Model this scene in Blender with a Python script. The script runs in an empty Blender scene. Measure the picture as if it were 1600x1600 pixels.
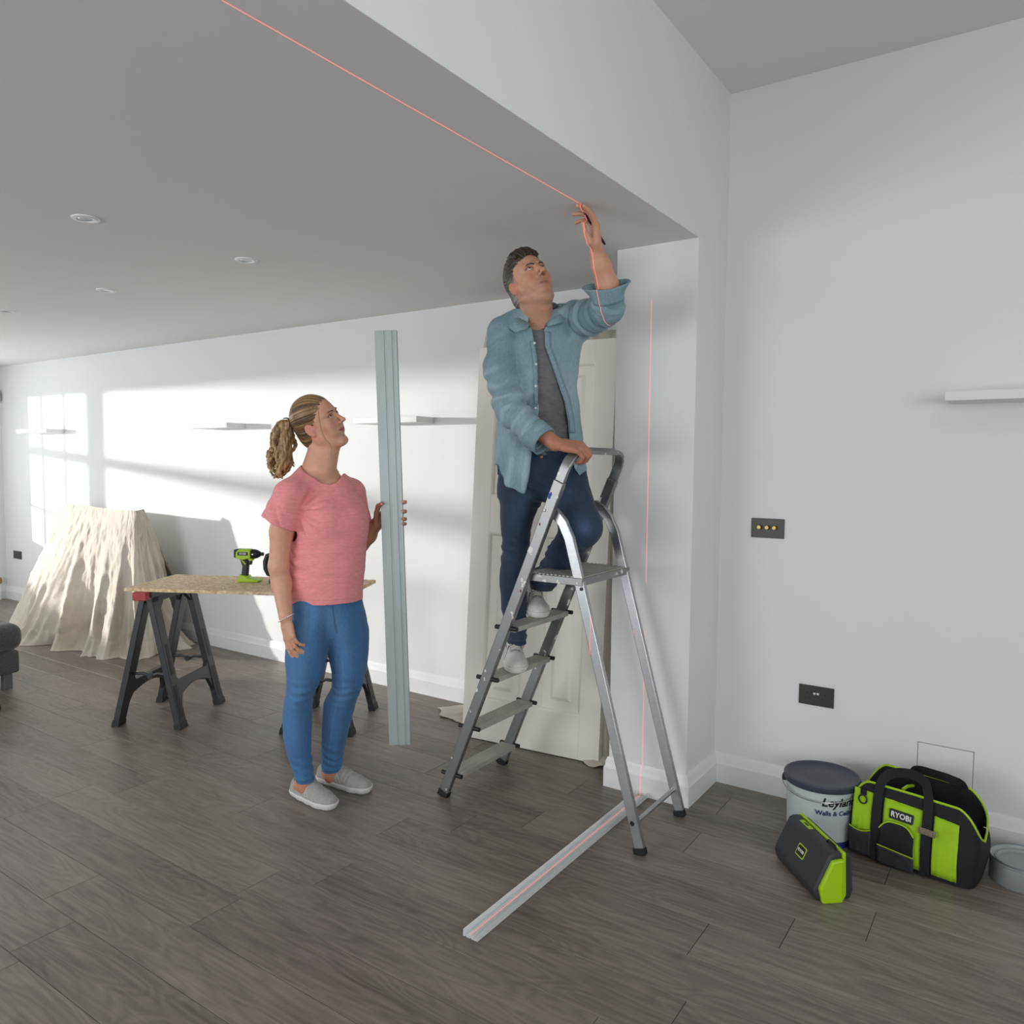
import bpy, bmesh, math, random
import numpy as np
from mathutils import Vector, Matrix, noise
from mathutils.bvhtree import BVHTree
random.seed(7)
SC = bpy.context.scene
COL = SC.collection
PI = math.pi

# ------------------------------------------------------------------ camera
cam_data = bpy.data.cameras.new('camera')
cam = bpy.data.objects.new('camera', cam_data)
COL.objects.link(cam)
CAM_H = 1.477
yaw, tilt, roll = .597054, .0656579, -.00816596
_f = Vector((-math.sin(yaw)*math.cos(tilt), math.cos(yaw)*math.cos(tilt), -math.sin(tilt)))
_r = Vector((math.cos(yaw), math.sin(yaw), 0))
_d = _f.cross(_r)
_right = _r*math.cos(roll)+_d*math.sin(roll)
_down = -_r*math.sin(roll)+_d*math.cos(roll)
m = Matrix((_right, -_down, -_f)).transposed().to_4x4()
m.translation = (0, 0, CAM_H)
cam.matrix_world = m
cam_data.sensor_width = 36
cam_data.lens = 36*1211.16/1600
cam_data.clip_start = .05
SC.camera = cam

# ------------------------------------------------------------------ world, lights, exposure
W = bpy.data.worlds.new('world'); SC.world = W; W.use_nodes = True
W.node_tree.nodes['Background'].inputs[0].default_value = (.75, .86, 1, 1)
W.node_tree.nodes['Background'].inputs[1].default_value = .8
SC.view_settings.view_transform = 'Standard'
SC.view_settings.look = 'None'
SC.view_settings.exposure = 0.0
SC.view_settings.gamma = 1
SC.view_settings.use_curve_mapping = False

def lamp(name, kind, loc, target, energy, color=(1, 1, 1), **kw):
    d = bpy.data.lights.new(name, kind); d.energy = energy; d.color = color
    for k, v in kw.items(): setattr(d, k, v)
    o = bpy.data.objects.new(name, d); COL.objects.link(o)
    o.location = loc
    o.rotation_euler = (Vector(target)-Vector(loc)).to_track_quat('-Z', 'Y').to_euler()
    return o
# low sun-like beam coming in through the window in the far left wall
lamp('low_sun', 'SPOT', (-15.9, -2.6, 2.16), (-6.0, 2.6, 1.5), 8500, (1, .97, .93), shadow_soft_size=.13, spot_size=math.radians(42), spot_blend=.15)
# daylight at the openings of the room; the side and garden ones are added
lamp('side_key_light', 'AREA', (2.36, -.55, 1.65), (-2.0, 2.4, 1.45), 54, (.96, .98, 1), shape='RECTANGLE', size=2.0, size_y=1.3)  # soft key light from the right, set at an invented window
lamp('rooflight_daylight', 'AREA', (.6, .6, 3.02), (.3, 1.0, 0), 9, (.93, .97, 1), shape='RECTANGLE', size=1.4, size_y=1.6)
lamp('left_window_daylight', 'AREA', (-8.75, 1.55, 1.45), (-3, 2.2, 1.4), 45, (.93, .97, 1), shape='RECTANGLE', size=2.6, size_y=1.3)
lamp('front_window_daylight', 'AREA', (-4.2, -2.9, 1.4), (-4.2, 3.5, 1.3), 105, (.96, .98, 1), shape='RECTANGLE', size=3.6, size_y=1.7)
lamp('added_rear_fill', 'AREA', (1.1, -2.9, 1.15), (-1.6, 2.6, 1.3), 22, (1, .985, .96), shape='RECTANGLE', size=1.7, size_y=2.0)  # added fill lamp behind the camera; its garden door is made up

# ------------------------------------------------------------------ materials
def lin(h):
    h = h.lstrip('#')
    return tuple(((c/12.92) if c <= .04045 else ((c+.055)/1.055)**2.4) for c in (int(h[i:i+2], 16)/255 for i in (0, 2, 4)))+(1,)
MATS = {}
def mat(name, col, rough=.5, metal=0, bump=0, scale=30, var=0, vscale=6, stretch=None, spec=.5, coat=0, trans=0, detail=4, sheen=0, sss=0, coord='Object'):
    if name in MATS: return MATS[name]
    m = bpy.data.materials.new(name); m.use_nodes = True; MATS[name] = m
    nt = m.node_tree; b = nt.nodes['Principled BSDF']
    c = lin(col) if isinstance(col, str) else col
    b.inputs['Base Color'].default_value = c
    b.inputs['Roughness'].default_value = rough; b.inputs['Metallic'].default_value = metal
    b.inputs['Specular IOR Level'].default_value = spec
    b.inputs['Coat Weight'].default_value = coat
    b.inputs['Transmission Weight'].default_value = trans
    b.inputs['Sheen Weight'].default_value = sheen
    if sss:
        b.inputs['Subsurface Weight'].default_value = sss
        b.inputs['Subsurface Radius'].default_value = (.012, .005, .003)
        b.inputs['Subsurface Scale'].default_value = .6
    tc = nt.nodes.new('ShaderNodeTexCoord'); out = tc.outputs[coord]
    if stretch:
        mp = nt.nodes.new('ShaderNodeMapping'); mp.inputs['Scale'].default_value = stretch
        nt.links.new(out, mp.inputs[0]); out = mp.outputs[0]
    if var:
        n = nt.nodes.new('ShaderNodeTexNoise'); n.inputs['Scale'].default_value = vscale; n.inputs['Detail'].default_value = detail
        nt.links.new(out, n.inputs['Vector'])
        r = nt.nodes.new('ShaderNodeMapRange'); r.inputs[1].default_value = .3; r.inputs[2].default_value = .7
        r.inputs[3].default_value = 1-var; r.inputs[4].default_value = 1+var
        nt.links.new(n.outputs[0], r.inputs[0])
        x = nt.nodes.new('ShaderNodeMix'); x.data_type = 'RGBA'; x.blend_type = 'MULTIPLY'; x.inputs[0].default_value = 1
        x.inputs[6].default_value = c; nt.links.new(r.outputs[0], x.inputs[7])
        nt.links.new(x.outputs[2], b.inputs['Base Color'])
    if bump:
        n = nt.nodes.new('ShaderNodeTexNoise'); n.inputs['Scale'].default_value = scale; n.inputs['Detail'].default_value = 5
        nt.links.new(out, n.inputs['Vector'])
        bp = nt.nodes.new('ShaderNodeBump'); bp.inputs['Strength'].default_value = bump; bp.inputs['Distance'].default_value = .01
        nt.links.new(n.outputs[0], bp.inputs['Height']); nt.links.new(bp.outputs[0], b.inputs['Normal'])
    return m
def emit(name, col, s):
    m = bpy.data.materials.new(name); m.use_nodes = True
    b = m.node_tree.nodes['Principled BSDF']; b.inputs['Base Color'].default_value = lin(col)
    b.inputs['Emission Color'].default_value = lin(col); b.inputs['Emission Strength'].default_value = s
    return m

M_WALL = mat('wall_paint', '#e4e5e4', .75, bump=.03, scale=60, spec=.25)
M_CEIL = mat('ceiling_paint', '#e6e5e3', .85, bump=.02, scale=60, spec=.2)
M_TRIM = mat('trim_gloss_paint', '#e6e8e8', .35, spec=.4)
M_BLACK = mat('black_plastic', '#17181b', .45)
M_WHITEP = mat('white_plastic', '#e8e8e6', .4)
M_ALU = mat('brushed_aluminium', '#b6b8ba', .34, metal=.9, bump=.03, scale=50, stretch=(1, 1, 8), var=.06, vscale=20)
M_STEP = mat('reflected_light_tread', '#b2b1a9', .5, metal=.3, bump=.05, scale=60, var=.12, vscale=14)  # paler, less metallic: the door's reflected light is put into the tread colour
M_STEEL = mat('galvanised_steel', '#b5bfbf', .42, metal=.55, var=.05, vscale=9, stretch=(1, 1, .3))
M_DARKMETAL = mat('dark_nickel_plate', '#4a4a47', .4, metal=.6)
M_BRASS = mat('brushed_brass', '#a08a58', .3, metal=.9)
M_CHROME = mat('chrome', '#c8cacc', .15, metal=1)
M_LIME = mat('lime_plastic', '#a6cc12', .4)
M_LIMEF = mat('lime_fabric', '#9cc414', .75, bump=.15, scale=140, var=.12, vscale=10)
M_BLKF = mat('black_nylon', '#15161b', .8, bump=.2, scale=180, var=.15, vscale=12)
M_GRYF = mat('grey_vinyl', '#33343a', .55, bump=.1, scale=90)
M_CANVAS = mat('canvas_cloth', '#c8c0b1', .9, bump=.25, scale=140, var=.1, vscale=5, sheen=.2)
M_DOOR = mat('old_door_paint', '#f3f0e5', .4, bump=.03, scale=20, var=.03, vscale=3)
M_TIMBER = mat('sawn_timber', '#8a6a44', .75, var=.25, vscale=8, stretch=(8, 8, .6), bump=.1)

def floor_material():
    m = bpy.data.materials.new('grey_oak_laminate'); m.use_nodes = True
    nt = m.node_tree; b = nt.nodes['Principled BSDF']; N = nt.nodes.new; L = nt.links.new
    geo = N('ShaderNodeNewGeometry'); oi = N('ShaderNodeObjectInfo')
    off = N('ShaderNodeVectorMath'); off.operation = 'SCALE'; off.inputs[0].default_value = (13.1, 7.7, 3.3); L(oi.outputs['Random'], off.inputs['Scale'])
    add = N('ShaderNodeVectorMath'); L(geo.outputs['Position'], add.inputs[0]); L(off.outputs[0], add.inputs[1])
    mp = N('ShaderNodeMapping'); mp.inputs['Scale'].default_value = (1.0, 5.2, 1); L(add.outputs[0], mp.inputs[0])
    # cathedral grain: distorted rings
    n1 = N('ShaderNodeTexNoise'); n1.inputs['Scale'].default_value = 1.5; n1.inputs['Detail'].default_value = 2; n1.inputs['Distortion'].default_value = .3; L(mp.outputs[0], n1.inputs['Vector'])
    ml = N('ShaderNodeMath'); ml.operation = 'MULTIPLY'; ml.inputs[1].default_value = 85; L(n1.outputs[0], ml.inputs[0])
    sn = N('ShaderNodeMath'); sn.operation = 'SINE'; L(ml.outputs[0], sn.inputs[0])
    mp2 = N('ShaderNodeMapping'); mp2.inputs['Scale'].default_value = (3, 70, 1); L(add.outputs[0], mp2.inputs[0])
    n2 = N('ShaderNodeTexNoise'); n2.inputs['Scale'].default_value = 1; n2.inputs['Detail'].default_value = 5; L(mp2.outputs[0], n2.inputs['Vector'])
    n3 = N('ShaderNodeTexNoise'); n3.inputs['Scale'].default_value = 2.2; n3.inputs['Detail'].default_value = 3; L(mp.outputs[0], n3.inputs['Vector'])
    # value = 1 + .07*sin + .25*(n2-.5) + .3*(n3-.5) + .2*(rand-.5)
    def mad(src, k, add_to):
        q = N('ShaderNodeMath'); q.operation = 'MULTIPLY_ADD'; q.inputs[1].default_value = k; L(src, q.inputs[0])
        if isinstance(add_to, float): q.inputs[2].default_value = add_to
        else: L(add_to, q.inputs[2])
        return q.outputs[0]
    v = mad(sn.outputs[0], .07, .5)
    v = mad(n2.outputs[0], .7, v); v = mad(n3.outputs[0], .5, v); v = mad(oi.outputs['Random'], .22, v)
    mr = N('ShaderNodeMapRange'); mr.inputs[1].default_value = .8; mr.inputs[2].default_value = 1.65; L(v, mr.inputs[0])
    cr = N('ShaderNodeValToRGB'); e = cr.color_ramp.elements
    e[0].color = lin('#50473f'); e[1].color = lin('#988d84'); L(mr.outputs[0], cr.inputs[0])
    L(cr.outputs[0], b.inputs['Base Color'])
    rr = N('ShaderNodeMapRange'); rr.inputs[3].default_value = .36; rr.inputs[4].default_value = .5; L(n2.outputs[0], rr.inputs[0]); L(rr.outputs[0], b.inputs['Roughness'])
    bp = N('ShaderNodeBump'); bp.inputs['Strength'].default_value = .12; bp.inputs['Distance'].default_value = .002; L(n2.outputs[0], bp.inputs['Height']); L(bp.outputs[0], b.inputs['Normal'])
    b.inputs['Specular IOR Level'].default_value = .5
    return m
M_FLOOR = floor_material()

def chip_material():
    m = bpy.data.materials.new('oriented_strand_board'); m.use_nodes = True
    nt = m.node_tree; b = nt.nodes['Principled BSDF']; N = nt.nodes.new; L = nt.links.new
    tc = N('ShaderNodeTexCoord'); n = N('ShaderNodeTexNoise'); n.inputs['Scale'].default_value = 6; L(tc.outputs['Object'], n.inputs['Vector'])
    mx = N('ShaderNodeMix'); mx.data_type = 'RGBA'; mx.inputs[0].default_value = .12; L(tc.outputs['Object'], mx.inputs[6]); L(n.outputs['Color'], mx.inputs[7])
    v = N('ShaderNodeTexVoronoi'); v.inputs['Scale'].default_value = 75; L(mx.outputs[2], v.inputs['Vector'])
    cr = N('ShaderNodeValToRGB'); e = cr.color_ramp.elements; e[0].color = lin('#c2a577'); e[1].color = lin('#ead8b2')
    sp = N('ShaderNodeSeparateColor'); L(v.outputs['Color'], sp.inputs[0]); L(sp.outputs[0], cr.inputs[0])
    L(cr.outputs[0], b.inputs['Base Color']); b.inputs['Roughness'].default_value = .7
    return m
M_OSB = chip_material()

def ladder_material():
    m = bpy.data.materials.new('paint_splashed_aluminium'); m.use_nodes = True
    nt = m.node_tree; b = nt.nodes['Principled BSDF']; N = nt.nodes.new; L = nt.links.new
    tc = N('ShaderNodeTexCoord'); n = N('ShaderNodeTexNoise'); n.inputs['Scale'].default_value = 22; n.inputs['Detail'].default_value = 3; L(tc.outputs['Object'], n.inputs['Vector'])
    cr = N('ShaderNodeValToRGB'); e = cr.color_ramp.elements; e[0].position = .64; e[0].color = (0, 0, 0, 1); e[1].position = .66; e[1].color = (1, 1, 1, 1); L(n.outputs[0], cr.inputs[0])
    mx = N('ShaderNodeMix'); mx.data_type = 'RGBA'; mx.inputs[6].default_value = lin('#939494'); mx.inputs[7].default_value = lin('#e3e0da'); L(cr.outputs[0], mx.inputs[0]); L(mx.outputs[2], b.inputs['Base Color'])
    mm = N('ShaderNodeMath'); mm.operation = 'MULTIPLY_ADD'; mm.inputs[1].default_value = -.8; mm.inputs[2].default_value = .85; L(cr.outputs[0], mm.inputs[0]); L(mm.outputs[0], b.inputs['Metallic'])
    b.inputs['Roughness'].default_value = .40
    return m
M_LADDER = ladder_material()

# ------------------------------------------------------------------ mesh helpers
class B:
    def __init__(s): s.v = []; s.f = []; s.mi = []
    def add(s, v, f, mi=0):
        o = len(s.v); s.v += [tuple(p) for p in v]; s.f += [tuple(i+o for i in q) for q in f]; s.mi += [mi]*len(f); return s
    def box(s, lo, hi, M=None, mi=0, ch=0):
        (x0, y0, z0), (x1, y1, z1) = lo, hi
        if ch:  # chamfered box
            bm = bmesh.new(); bmesh.ops.create_cube(bm, size=1)
            for v in bm.verts: v.co = Vector(((x0+x1)/2+v.co.x*(x1-x0), (y0+y1)/2+v.co.y*(y1-y0), (z0+z1)/2+v.co.z*(z1-z0)))
            bmesh.ops.bevel(bm, geom=bm.edges[:], offset=ch, segments=2, affect='EDGES', profile=.5)
            vs = [v.co.copy() for v in bm.verts]; bm.verts.index_update(); fs = [[v.index for v in f.verts] for f in bm.faces]; bm.free()
        else:
            vs = [Vector(p) for p in ((x0,y0,z0),(x1,y0,z0),(x1,y1,z0),(x0,y1,z0),(x0,y0,z1),(x1,y0,z1),(x1,y1,z1),(x0,y1,z1))]
            fs = [(0,3,2,1),(4,5,6,7),(0,1,5,4),(1,2,6,5),(2,3,7,6),(3,0,4,7)]
        if M: vs = [M@v for v in vs]
        return s.add(vs, fs, mi)
    def prism(s, poly, axis_map, d0, d1, mi=0):  # poly 2D ccw, axis_map(a,b,d)->xyz
        n = len(poly); vs = [axis_map(a, b, d0) for a, b in poly]+[axis_map(a, b, d1) for a, b in poly]
        fs = [tuple(range(n))[::-1], tuple(range(n, 2*n))]+[(i, (i+1) % n, n+(i+1) % n, n+i) for i in range(n)]
        return s.add(vs, fs, mi)
    def tube(s, path, r, seg=10, cap=True, mi=0, closed=False):
        P = [Vector(p) for p in path]; n = len(P); R = r if hasattr(r, '__len__') else [r]*n
        vs = []; fs = []; prev = None
        for i in range(n):
            if closed: t = P[(i+1) % n]-P[i-1]
            else: t = P[min(i+1, n-1)]-P[max(i-1, 0)]
            t.normalize()
            if prev is None: a = t.orthogonal().normalized()
            else: a = (prev-t*prev.dot(t)).normalized()
            prev = a; b = t.cross(a)
            for k in range(seg):
                an = 2*PI*k/seg; vs.append(P[i]+(a*math.cos(an)+b*math.sin(an))*R[i])
        m = n if closed else n-1
        for i in range(m):
            for k in range(seg):
                j = (i+1) % n; fs.append((i*seg+k, i*seg+(k+1) % seg, j*seg+(k+1) % seg, j*seg+k))
        if cap and not closed: fs += [tuple(range(seg))[::-1], tuple(range((n-1)*seg, n*seg))]
        return s.add(vs, fs, mi)
    def lathe(s, prof, seg=32, M=None, mi=0, cap=True):
        vs = []; fs = []; n = len(prof)
        for r, z in prof:
            for k in range(seg): vs.append(Vector((r*math.cos(2*PI*k/seg), r*math.sin(2*PI*k/seg), z)))
        for i in range(n-1):
            for k in range(seg): fs.append((i*seg+k, i*seg+(k+1) % seg, (i+1)*seg+(k+1) % seg, (i+1)*seg+k))
        if cap: fs += [tuple(range(seg))[::-1], tuple(range((n-1)*seg, n*seg))]
        if M: vs = [M@v for v in vs]
        return s.add(vs, fs, mi)
    def sweep(s, path, prof, hint, mi=0, cap=True):  # profile (n,b) along hint / t x hint
        P = [Vector(p) for p in path]; n = len(P); k = len(prof); H = Vector(hint).normalized(); vs = []; fs = []
        for i in range(n):
            if i == 0: t = (P[1]-P[0]).normalized(); c = 1
            elif i == n-1: t = (P[i]-P[i-1]).normalized(); c = 1
            else:
                t1 = (P[i]-P[i-1]).normalized(); t2 = (P[i+1]-P[i]).normalized(); t = (t1+t2).normalized(); c = 1/max(.5, t.dot(t1))
            bb = t.cross(H).normalized(); hh = bb.cross(t)
            for a, b in prof: vs.append(P[i]+hh*a+bb*b*c)
        for i in range(n-1):
            for q in range(k): fs.append((i*k+q, i*k+(q+1) % k, (i+1)*k+(q+1) % k, (i+1)*k+q))
        if cap: fs += [tuple(range(k))[::-1], tuple(range((n-1)*k, n*k))]
        return s.add(vs, fs, mi)
    def grid(s, pts, mi=0, closed=False):  # rows x cols of points
        r = len(pts); c = len(pts[0]); vs = [p for row in pts for p in row]; fs = []
        for i in range(r-1):
            for j in range(c if closed else c-1):
                fs.append((i*c+j, i*c+(j+1) % c, (i+1)*c+(j+1) % c, (i+1)*c+j))
        return s.add(vs, fs, mi)
    def build(s, name, m, parent=None, bevel=0, smooth=40, solid=0, fix=True):
        me = bpy.data.meshes.new(name); me.from_pydata(s.v, [], s.f)
        for x in (m if isinstance(m, (list, tuple)) else [m]): me.materials.append(x)
        if any(s.mi): me.polygons.foreach_set('material_index', s.mi)
        if fix:
            bm = bmesh.new(); bm.from_mesh(me); bmesh.ops.recalc_face_normals(bm, faces=bm.faces); bm.to_mesh(me); bm.free()
        o = bpy.data.objects.new(name, me); COL.objects.link(o)
        return finish(o, parent, bevel, smooth, solid)
def wm(o):
    if o is None: return Matrix.Identity(4)
    return wm(o.parent)@o.matrix_parent_inverse@o.matrix_basis if o.parent else o.matrix_basis.copy()
def finish(o, parent=None, bevel=0, smooth=40, solid=0):
    if parent: o.parent = parent
    me = o.data
    if smooth:
        me.polygons.foreach_set('use_smooth', [True]*len(me.polygons)); me.set_sharp_from_angle(angle=math.radians(smooth))
    if solid:
        md = o.modifiers.new('solid', 'SOLIDIFY'); md.thickness = solid
    if bevel:
        md = o.modifiers.new('bevel', 'BEVEL'); md.width = bevel; md.segments = 2; md.limit_method = 'ANGLE'; md.angle_limit = math.radians(35)
    return o
def tag(o, label, cat, group=None, kind=None):
    o['label'] = label; o['category'] = cat
    if group: o['group'] = group
    if kind: o['kind'] = kind
    return o
def thing(name, label, cat, loc=(0, 0, 0), rz=0, group=None):
    o = bpy.data.objects.new(name, None); COL.objects.link(o); o.empty_display_size = .05
    o.location = loc; o.rotation_euler = (0, 0, rz)
    return tag(o, label, cat, group)
def copy_tree(o, parent=None):
    c = o.copy(); COL.objects.link(c)
    if parent: c.parent = parent
    for ch in [x for x in bpy.data.objects if x.parent == o]: copy_tree(ch, c)
    return c
def struct(o): o['kind'] = 'structure'; return o
def text(body, size, M, material, parent, extrude=.0006, bold=0, shear=0, name='lettering', spacing=1):
    c = bpy.data.curves.new(name, 'FONT'); c.body = body; c.size = size; c.extrude = extrude; c.offset = bold; c.shear = shear
    c.align_x = 'CENTER'; c.align_y = 'CENTER'; c.space_character = spacing
    o = bpy.data.objects.new(name, c); COL.objects.link(o); bpy.context.view_layer.update()
    me = bpy.data.meshes.new_from_object(o.evaluated_get(bpy.context.evaluated_depsgraph_get())); bpy.data.objects.remove(o)
    me.materials.clear(); me.materials.append(material)
    o = bpy.data.objects.new(name, me); COL.objects.link(o)
    if parent: o.parent = parent
    o.matrix_basis = M; return o
def frame(o, x, y, z):  # matrix from origin and axes
    M = Matrix((x, y, z)).transposed().to_4x4(); M.translation = Vector(o); return M
def T(x, y, z): return Matrix.Translation((x, y, z))
def RZ(a): return Matrix.Rotation(a, 4, 'Z')
def RX(a): return Matrix.Rotation(a, 4, 'X')
def RY(a): return Matrix.Rotation(a, 4, 'Y')
def rrect(w, h, r, n=4, cx=0, cy=0):
    p = []
    for sx, sy, a0 in ((1, -1, -PI/2), (1, 1, 0), (-1, 1, PI/2), (-1, -1, PI)):
        for k in range(n+1):
            a = a0+PI/2*k/n; p.append((cx+sx*(w/2-r)+r*math.cos(a), cy+sy*(h/2-r)+r*math.sin(a)))
    return p

# ------------------------------------------------------------------ room shell
XL, XR, YB, YF, HC, HU = -8.9, 2.4, 3.69, -3.0, 2.4, 3.1
YP, YR, XP0, XP1 = 3.115, 3.46, -1.57, -1.2
struct(B().box((XL-.2, YB, 0), (XP1-.05, YB+.12, HC+.02)).build('wall_back', M_WALL, smooth=0))
struct(B().box((XP0, YP, 0), (XP1, YB, HC+.0005), ).build('wall_pillar', M_WALL, smooth=0))
struct(B().box((XP1-.1, YR, 0), (XR+.1, YR+.12, HU), ).build('wall_right', M_WALL, smooth=0))
struct(B().box((XP1-.12, YF, HC+.0005), (XP1, YR, HU)).build('wall_bulkhead', M_WALL, smooth=0))
def holed(name, lo, hi, axis, a0, a1, z0, z1):
    b = B(); (x0, y0, zz0), (x1, y1, zz1) = lo, hi
    if axis == 'y':
        b.box((x0, y0, zz0), (x1, a0, zz1)).box((x0, a1, zz0), (x1, y1, zz1)).box((x0, a0, zz0), (x1, a1, z0)).box((x0, a0, z1), (x1, a1, zz1))
    else:
        b.box((x0, y0, zz0), (a0, y1, zz1)).box((a1, y0, zz0), (x1, y1, zz1)).box((a0, y0, zz0), (a1, y1, z0)).box((a0, y0, z1), (a1, y1, zz1))
    return struct(b.build(name, M_WALL, smooth=0))
WY0, WY1, WZ0, WZ1 = .62, 3.22, .72, 2.12   # window in the far left wall
holed('wall_left', (XL-.14, YF, 0), (XL, YB+.1, HC+.02), 'y', WY0, WY1, WZ0, WZ1)
holed('wall_side', (XR, YF, 0), (XR+.12, YR, HU), 'y', -1.6, .5, 1.0, 2.3)  # opening invented to hold the key light from the right
holed('wall_front', (XL, YF-.12, 0), (-1, YF, HU), 'x', -6.1, -2.3, .5, 2.3)
holed('wall_front', (-1, YF-.12, 0), (XR, YF, HU), 'x', .2, 2.0, .02, 2.2)  # opening invented for the added fill lamp behind the camera
struct(B().box((XL-.14, YF, HC), (XP1-.0005, YB+.1, HC+.1)).build('ceiling', M_CEIL, smooth=0))
struct(B().box((XP1-.1, YF, HU), (XR+.1, YR+.1, HU+.1)).build('ceiling', M_CEIL, smooth=0))

# floor: dark underlay slab with the planks lying on it
floor = struct(B().box((XL-.1, YF, -.06), (XR+.1, YB+.05, -.012)).box((XL-.1, YF, -.012), (XR+.1, -.152, 0)).build('floor', mat('floor_underlay', '#2a2725', .8), smooth=0))
PW, PL, C = .192, 1.285, .0014
def plank_mesh(L):
    y0, y1 = C*.35, PW-C*.35
    vs = [(0.0007, y0, -.012), (L-.0007, y0, -.012), (L-.0007, y1, -.012), (.0007, y1, -.012),
          (.0007, y0, -C), (L-.0007, y0, -C), (L-.0007, y1, -C), (.0007, y1, -C),
          (C, y0+C, 0), (L-C, y0+C, 0), (L-C, y1-C, 0), (C, y1-C, 0)]
    fs = [(0, 1, 5, 4), (1, 2, 6, 5), (2, 3, 7, 6), (3, 0, 4, 7), (4, 5, 9, 8), (5, 6, 10, 9), (6, 7, 11, 10), (7, 4, 8, 11), (8, 9, 10, 11), (3, 2, 1, 0)]
    me = bpy.data.meshes.new('plank'); me.from_pydata(vs, [], fs); me.materials.append(M_FLOOR); return me
pm = plank_mesh(PL)
JOINT = {2: -3.31, 3: -2.71, 4: -2.10, 7: -1.058, 9: -1.066}
rows = range(-8, 12)
rj = random.Random(3)
for k in rows:
    y = 1.385+PW*k
    j = JOINT.get(k, rj.uniform(-2.5, -1.2))
    x = j-PL*math.ceil((j-XL)/PL)
    while x < XR+.05:
        o = bpy.data.objects.new('plank', pm); COL.objects.link(o); o.parent = floor; o.location = (x, y, 0); x += PL

def baseboard(name, path, inward):
    prof = [(0, 0), (.019, 0), (.019, .088), (.0135, .097), (.0125, .117), (.005, .136), (0, .136)]
    P = [Vector(p) for p in path]; rows_ = []
    for i, p in enumerate(P):
        n0 = Vector(inward[max(i-1, 0)]); n1 = Vector(inward[min(i, len(inward)-1)])
        d = n0 if n0 == n1 else n0+n1
        rows_.append([p+d*a+Vector((0, 0, z)) for a, z in prof])
    b = B(); b.grid(rows_); n = len(prof)
    b.f += [tuple(range(n)), tuple(range((len(P)-1)*n, len(P)*n))]; b.mi += [0, 0]
    return struct(b.build(name, M_TRIM, smooth=30))
baseboard('baseboard_back', [(XL, YB, 0), (XP0, YB, 0)], [(0, -1, 0)])
baseboard('baseboard_right', [(XP0, YP+.12, 0), (XP0, YP, 0), (XP1, YP, 0), (XP1, YR, 0), (XR, YR, 0)], [(-1, 0, 0), (0, -1, 0), (1, 0, 0), (0, -1, 0)])
baseboard('baseboard_left', [(XL, WY0-3, 0), (XL, YB, 0)], [(1, 0, 0)])

# window in the far left wall: frame, posts, glazing bars, panes
def window(name, axis, a0, a1, z0, z1, pos, posts, bars, hbars, depth=.07, glass=True):
    m_fr = M_TRIM; rt = struct(B().build(name, m_fr, smooth=0)) if False else None
    b = B()
    def bx(u0, u1, w0, w1, d=depth):
        if axis == 'y': b.box((pos-d/2, u0, w0), (pos+d/2, u1, w1))
        else: b.box((u0, pos-d/2, w0), (u1, pos+d/2, w1))
    t = .05
    bx(a0, a1, z0, z0+t); bx(a0, a1, z1-t, z1); bx(a0, a0+t, z0+t, z1-t); bx(a1-t, a1, z0+t, z1-t)
    for c, w in posts: bx(c-w/2, c+w/2, z0+t, z1-t)
    for c, w in bars: bx(c-w/2, c+w/2, z0+t, z1-t, .03)
    for z, w, u0, u1 in hbars: bx(u0, u1, z-w/2, z+w/2, .05)
    fr = struct(b.build(name, m_fr, smooth=0))
    return fr
window('window_1', 'y', WY0, WY1, WZ0, WZ1, XL-.07, [(2.33, .14)], [(2.66, .022), (2.95, .022)], [(1.60, .085, WY0+.05, WY1-.05), (1.1, .02, 2.4, WY1-.05)])
window('added_window_2', 'y', -1.6, .5, 1.0, 2.3, XR+.06, [(-.55, .06)], [], [])  # unseen frame added round the key light on the right
window('added_window_4', 'x', .2, 2.0, .02, 2.2, YF-.06, [(1.1, .09)], [], [])  # unseen frame added round the rear fill lamp
window('window_3', 'x', -6.1, -2.3, .5, 2.3, YF-.06, [(-4.83, .07), (-3.57, .07)], [], [])

# ------------------------------------------------------------------ ceiling downlights
def downlight(x, y, label):
    t = thing('downlight', label, 'ceiling light', (x, y, HC), 0, 'recessed ceiling downlights')
    B().lathe([(.032, -.001), (.034, -.006), (.043, -.0075), (.05, -.004), (.051, 0)], 40, cap=False).build('bezel', M_TRIM, t)
    B().lathe([(.0325, -.0012), (.029, .0), (.027, -.003), (.024, -.003)], 32, cap=False).build('inner_ring', M_CHROME, t)
    B().lathe([(.024, -.0028), (.018, -.0012), (.001, -.0006)], 24).build('bulb', mat('unlit_lamp_glass', '#5b5c5e', .15, metal=.6), t)
downlight(-3.092, 1.602, 'white ring downlight nearest the camera, largest of the four')
downlight(-3.093, 2.337, 'white ring downlight in line above the woman, right of the others')
downlight(-4.30, 2.329, 'small white ring downlight between the largest one and the far left one')
downlight(-5.464, 2.316, 'farthest small downlight at the left edge of the ceiling')

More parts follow.
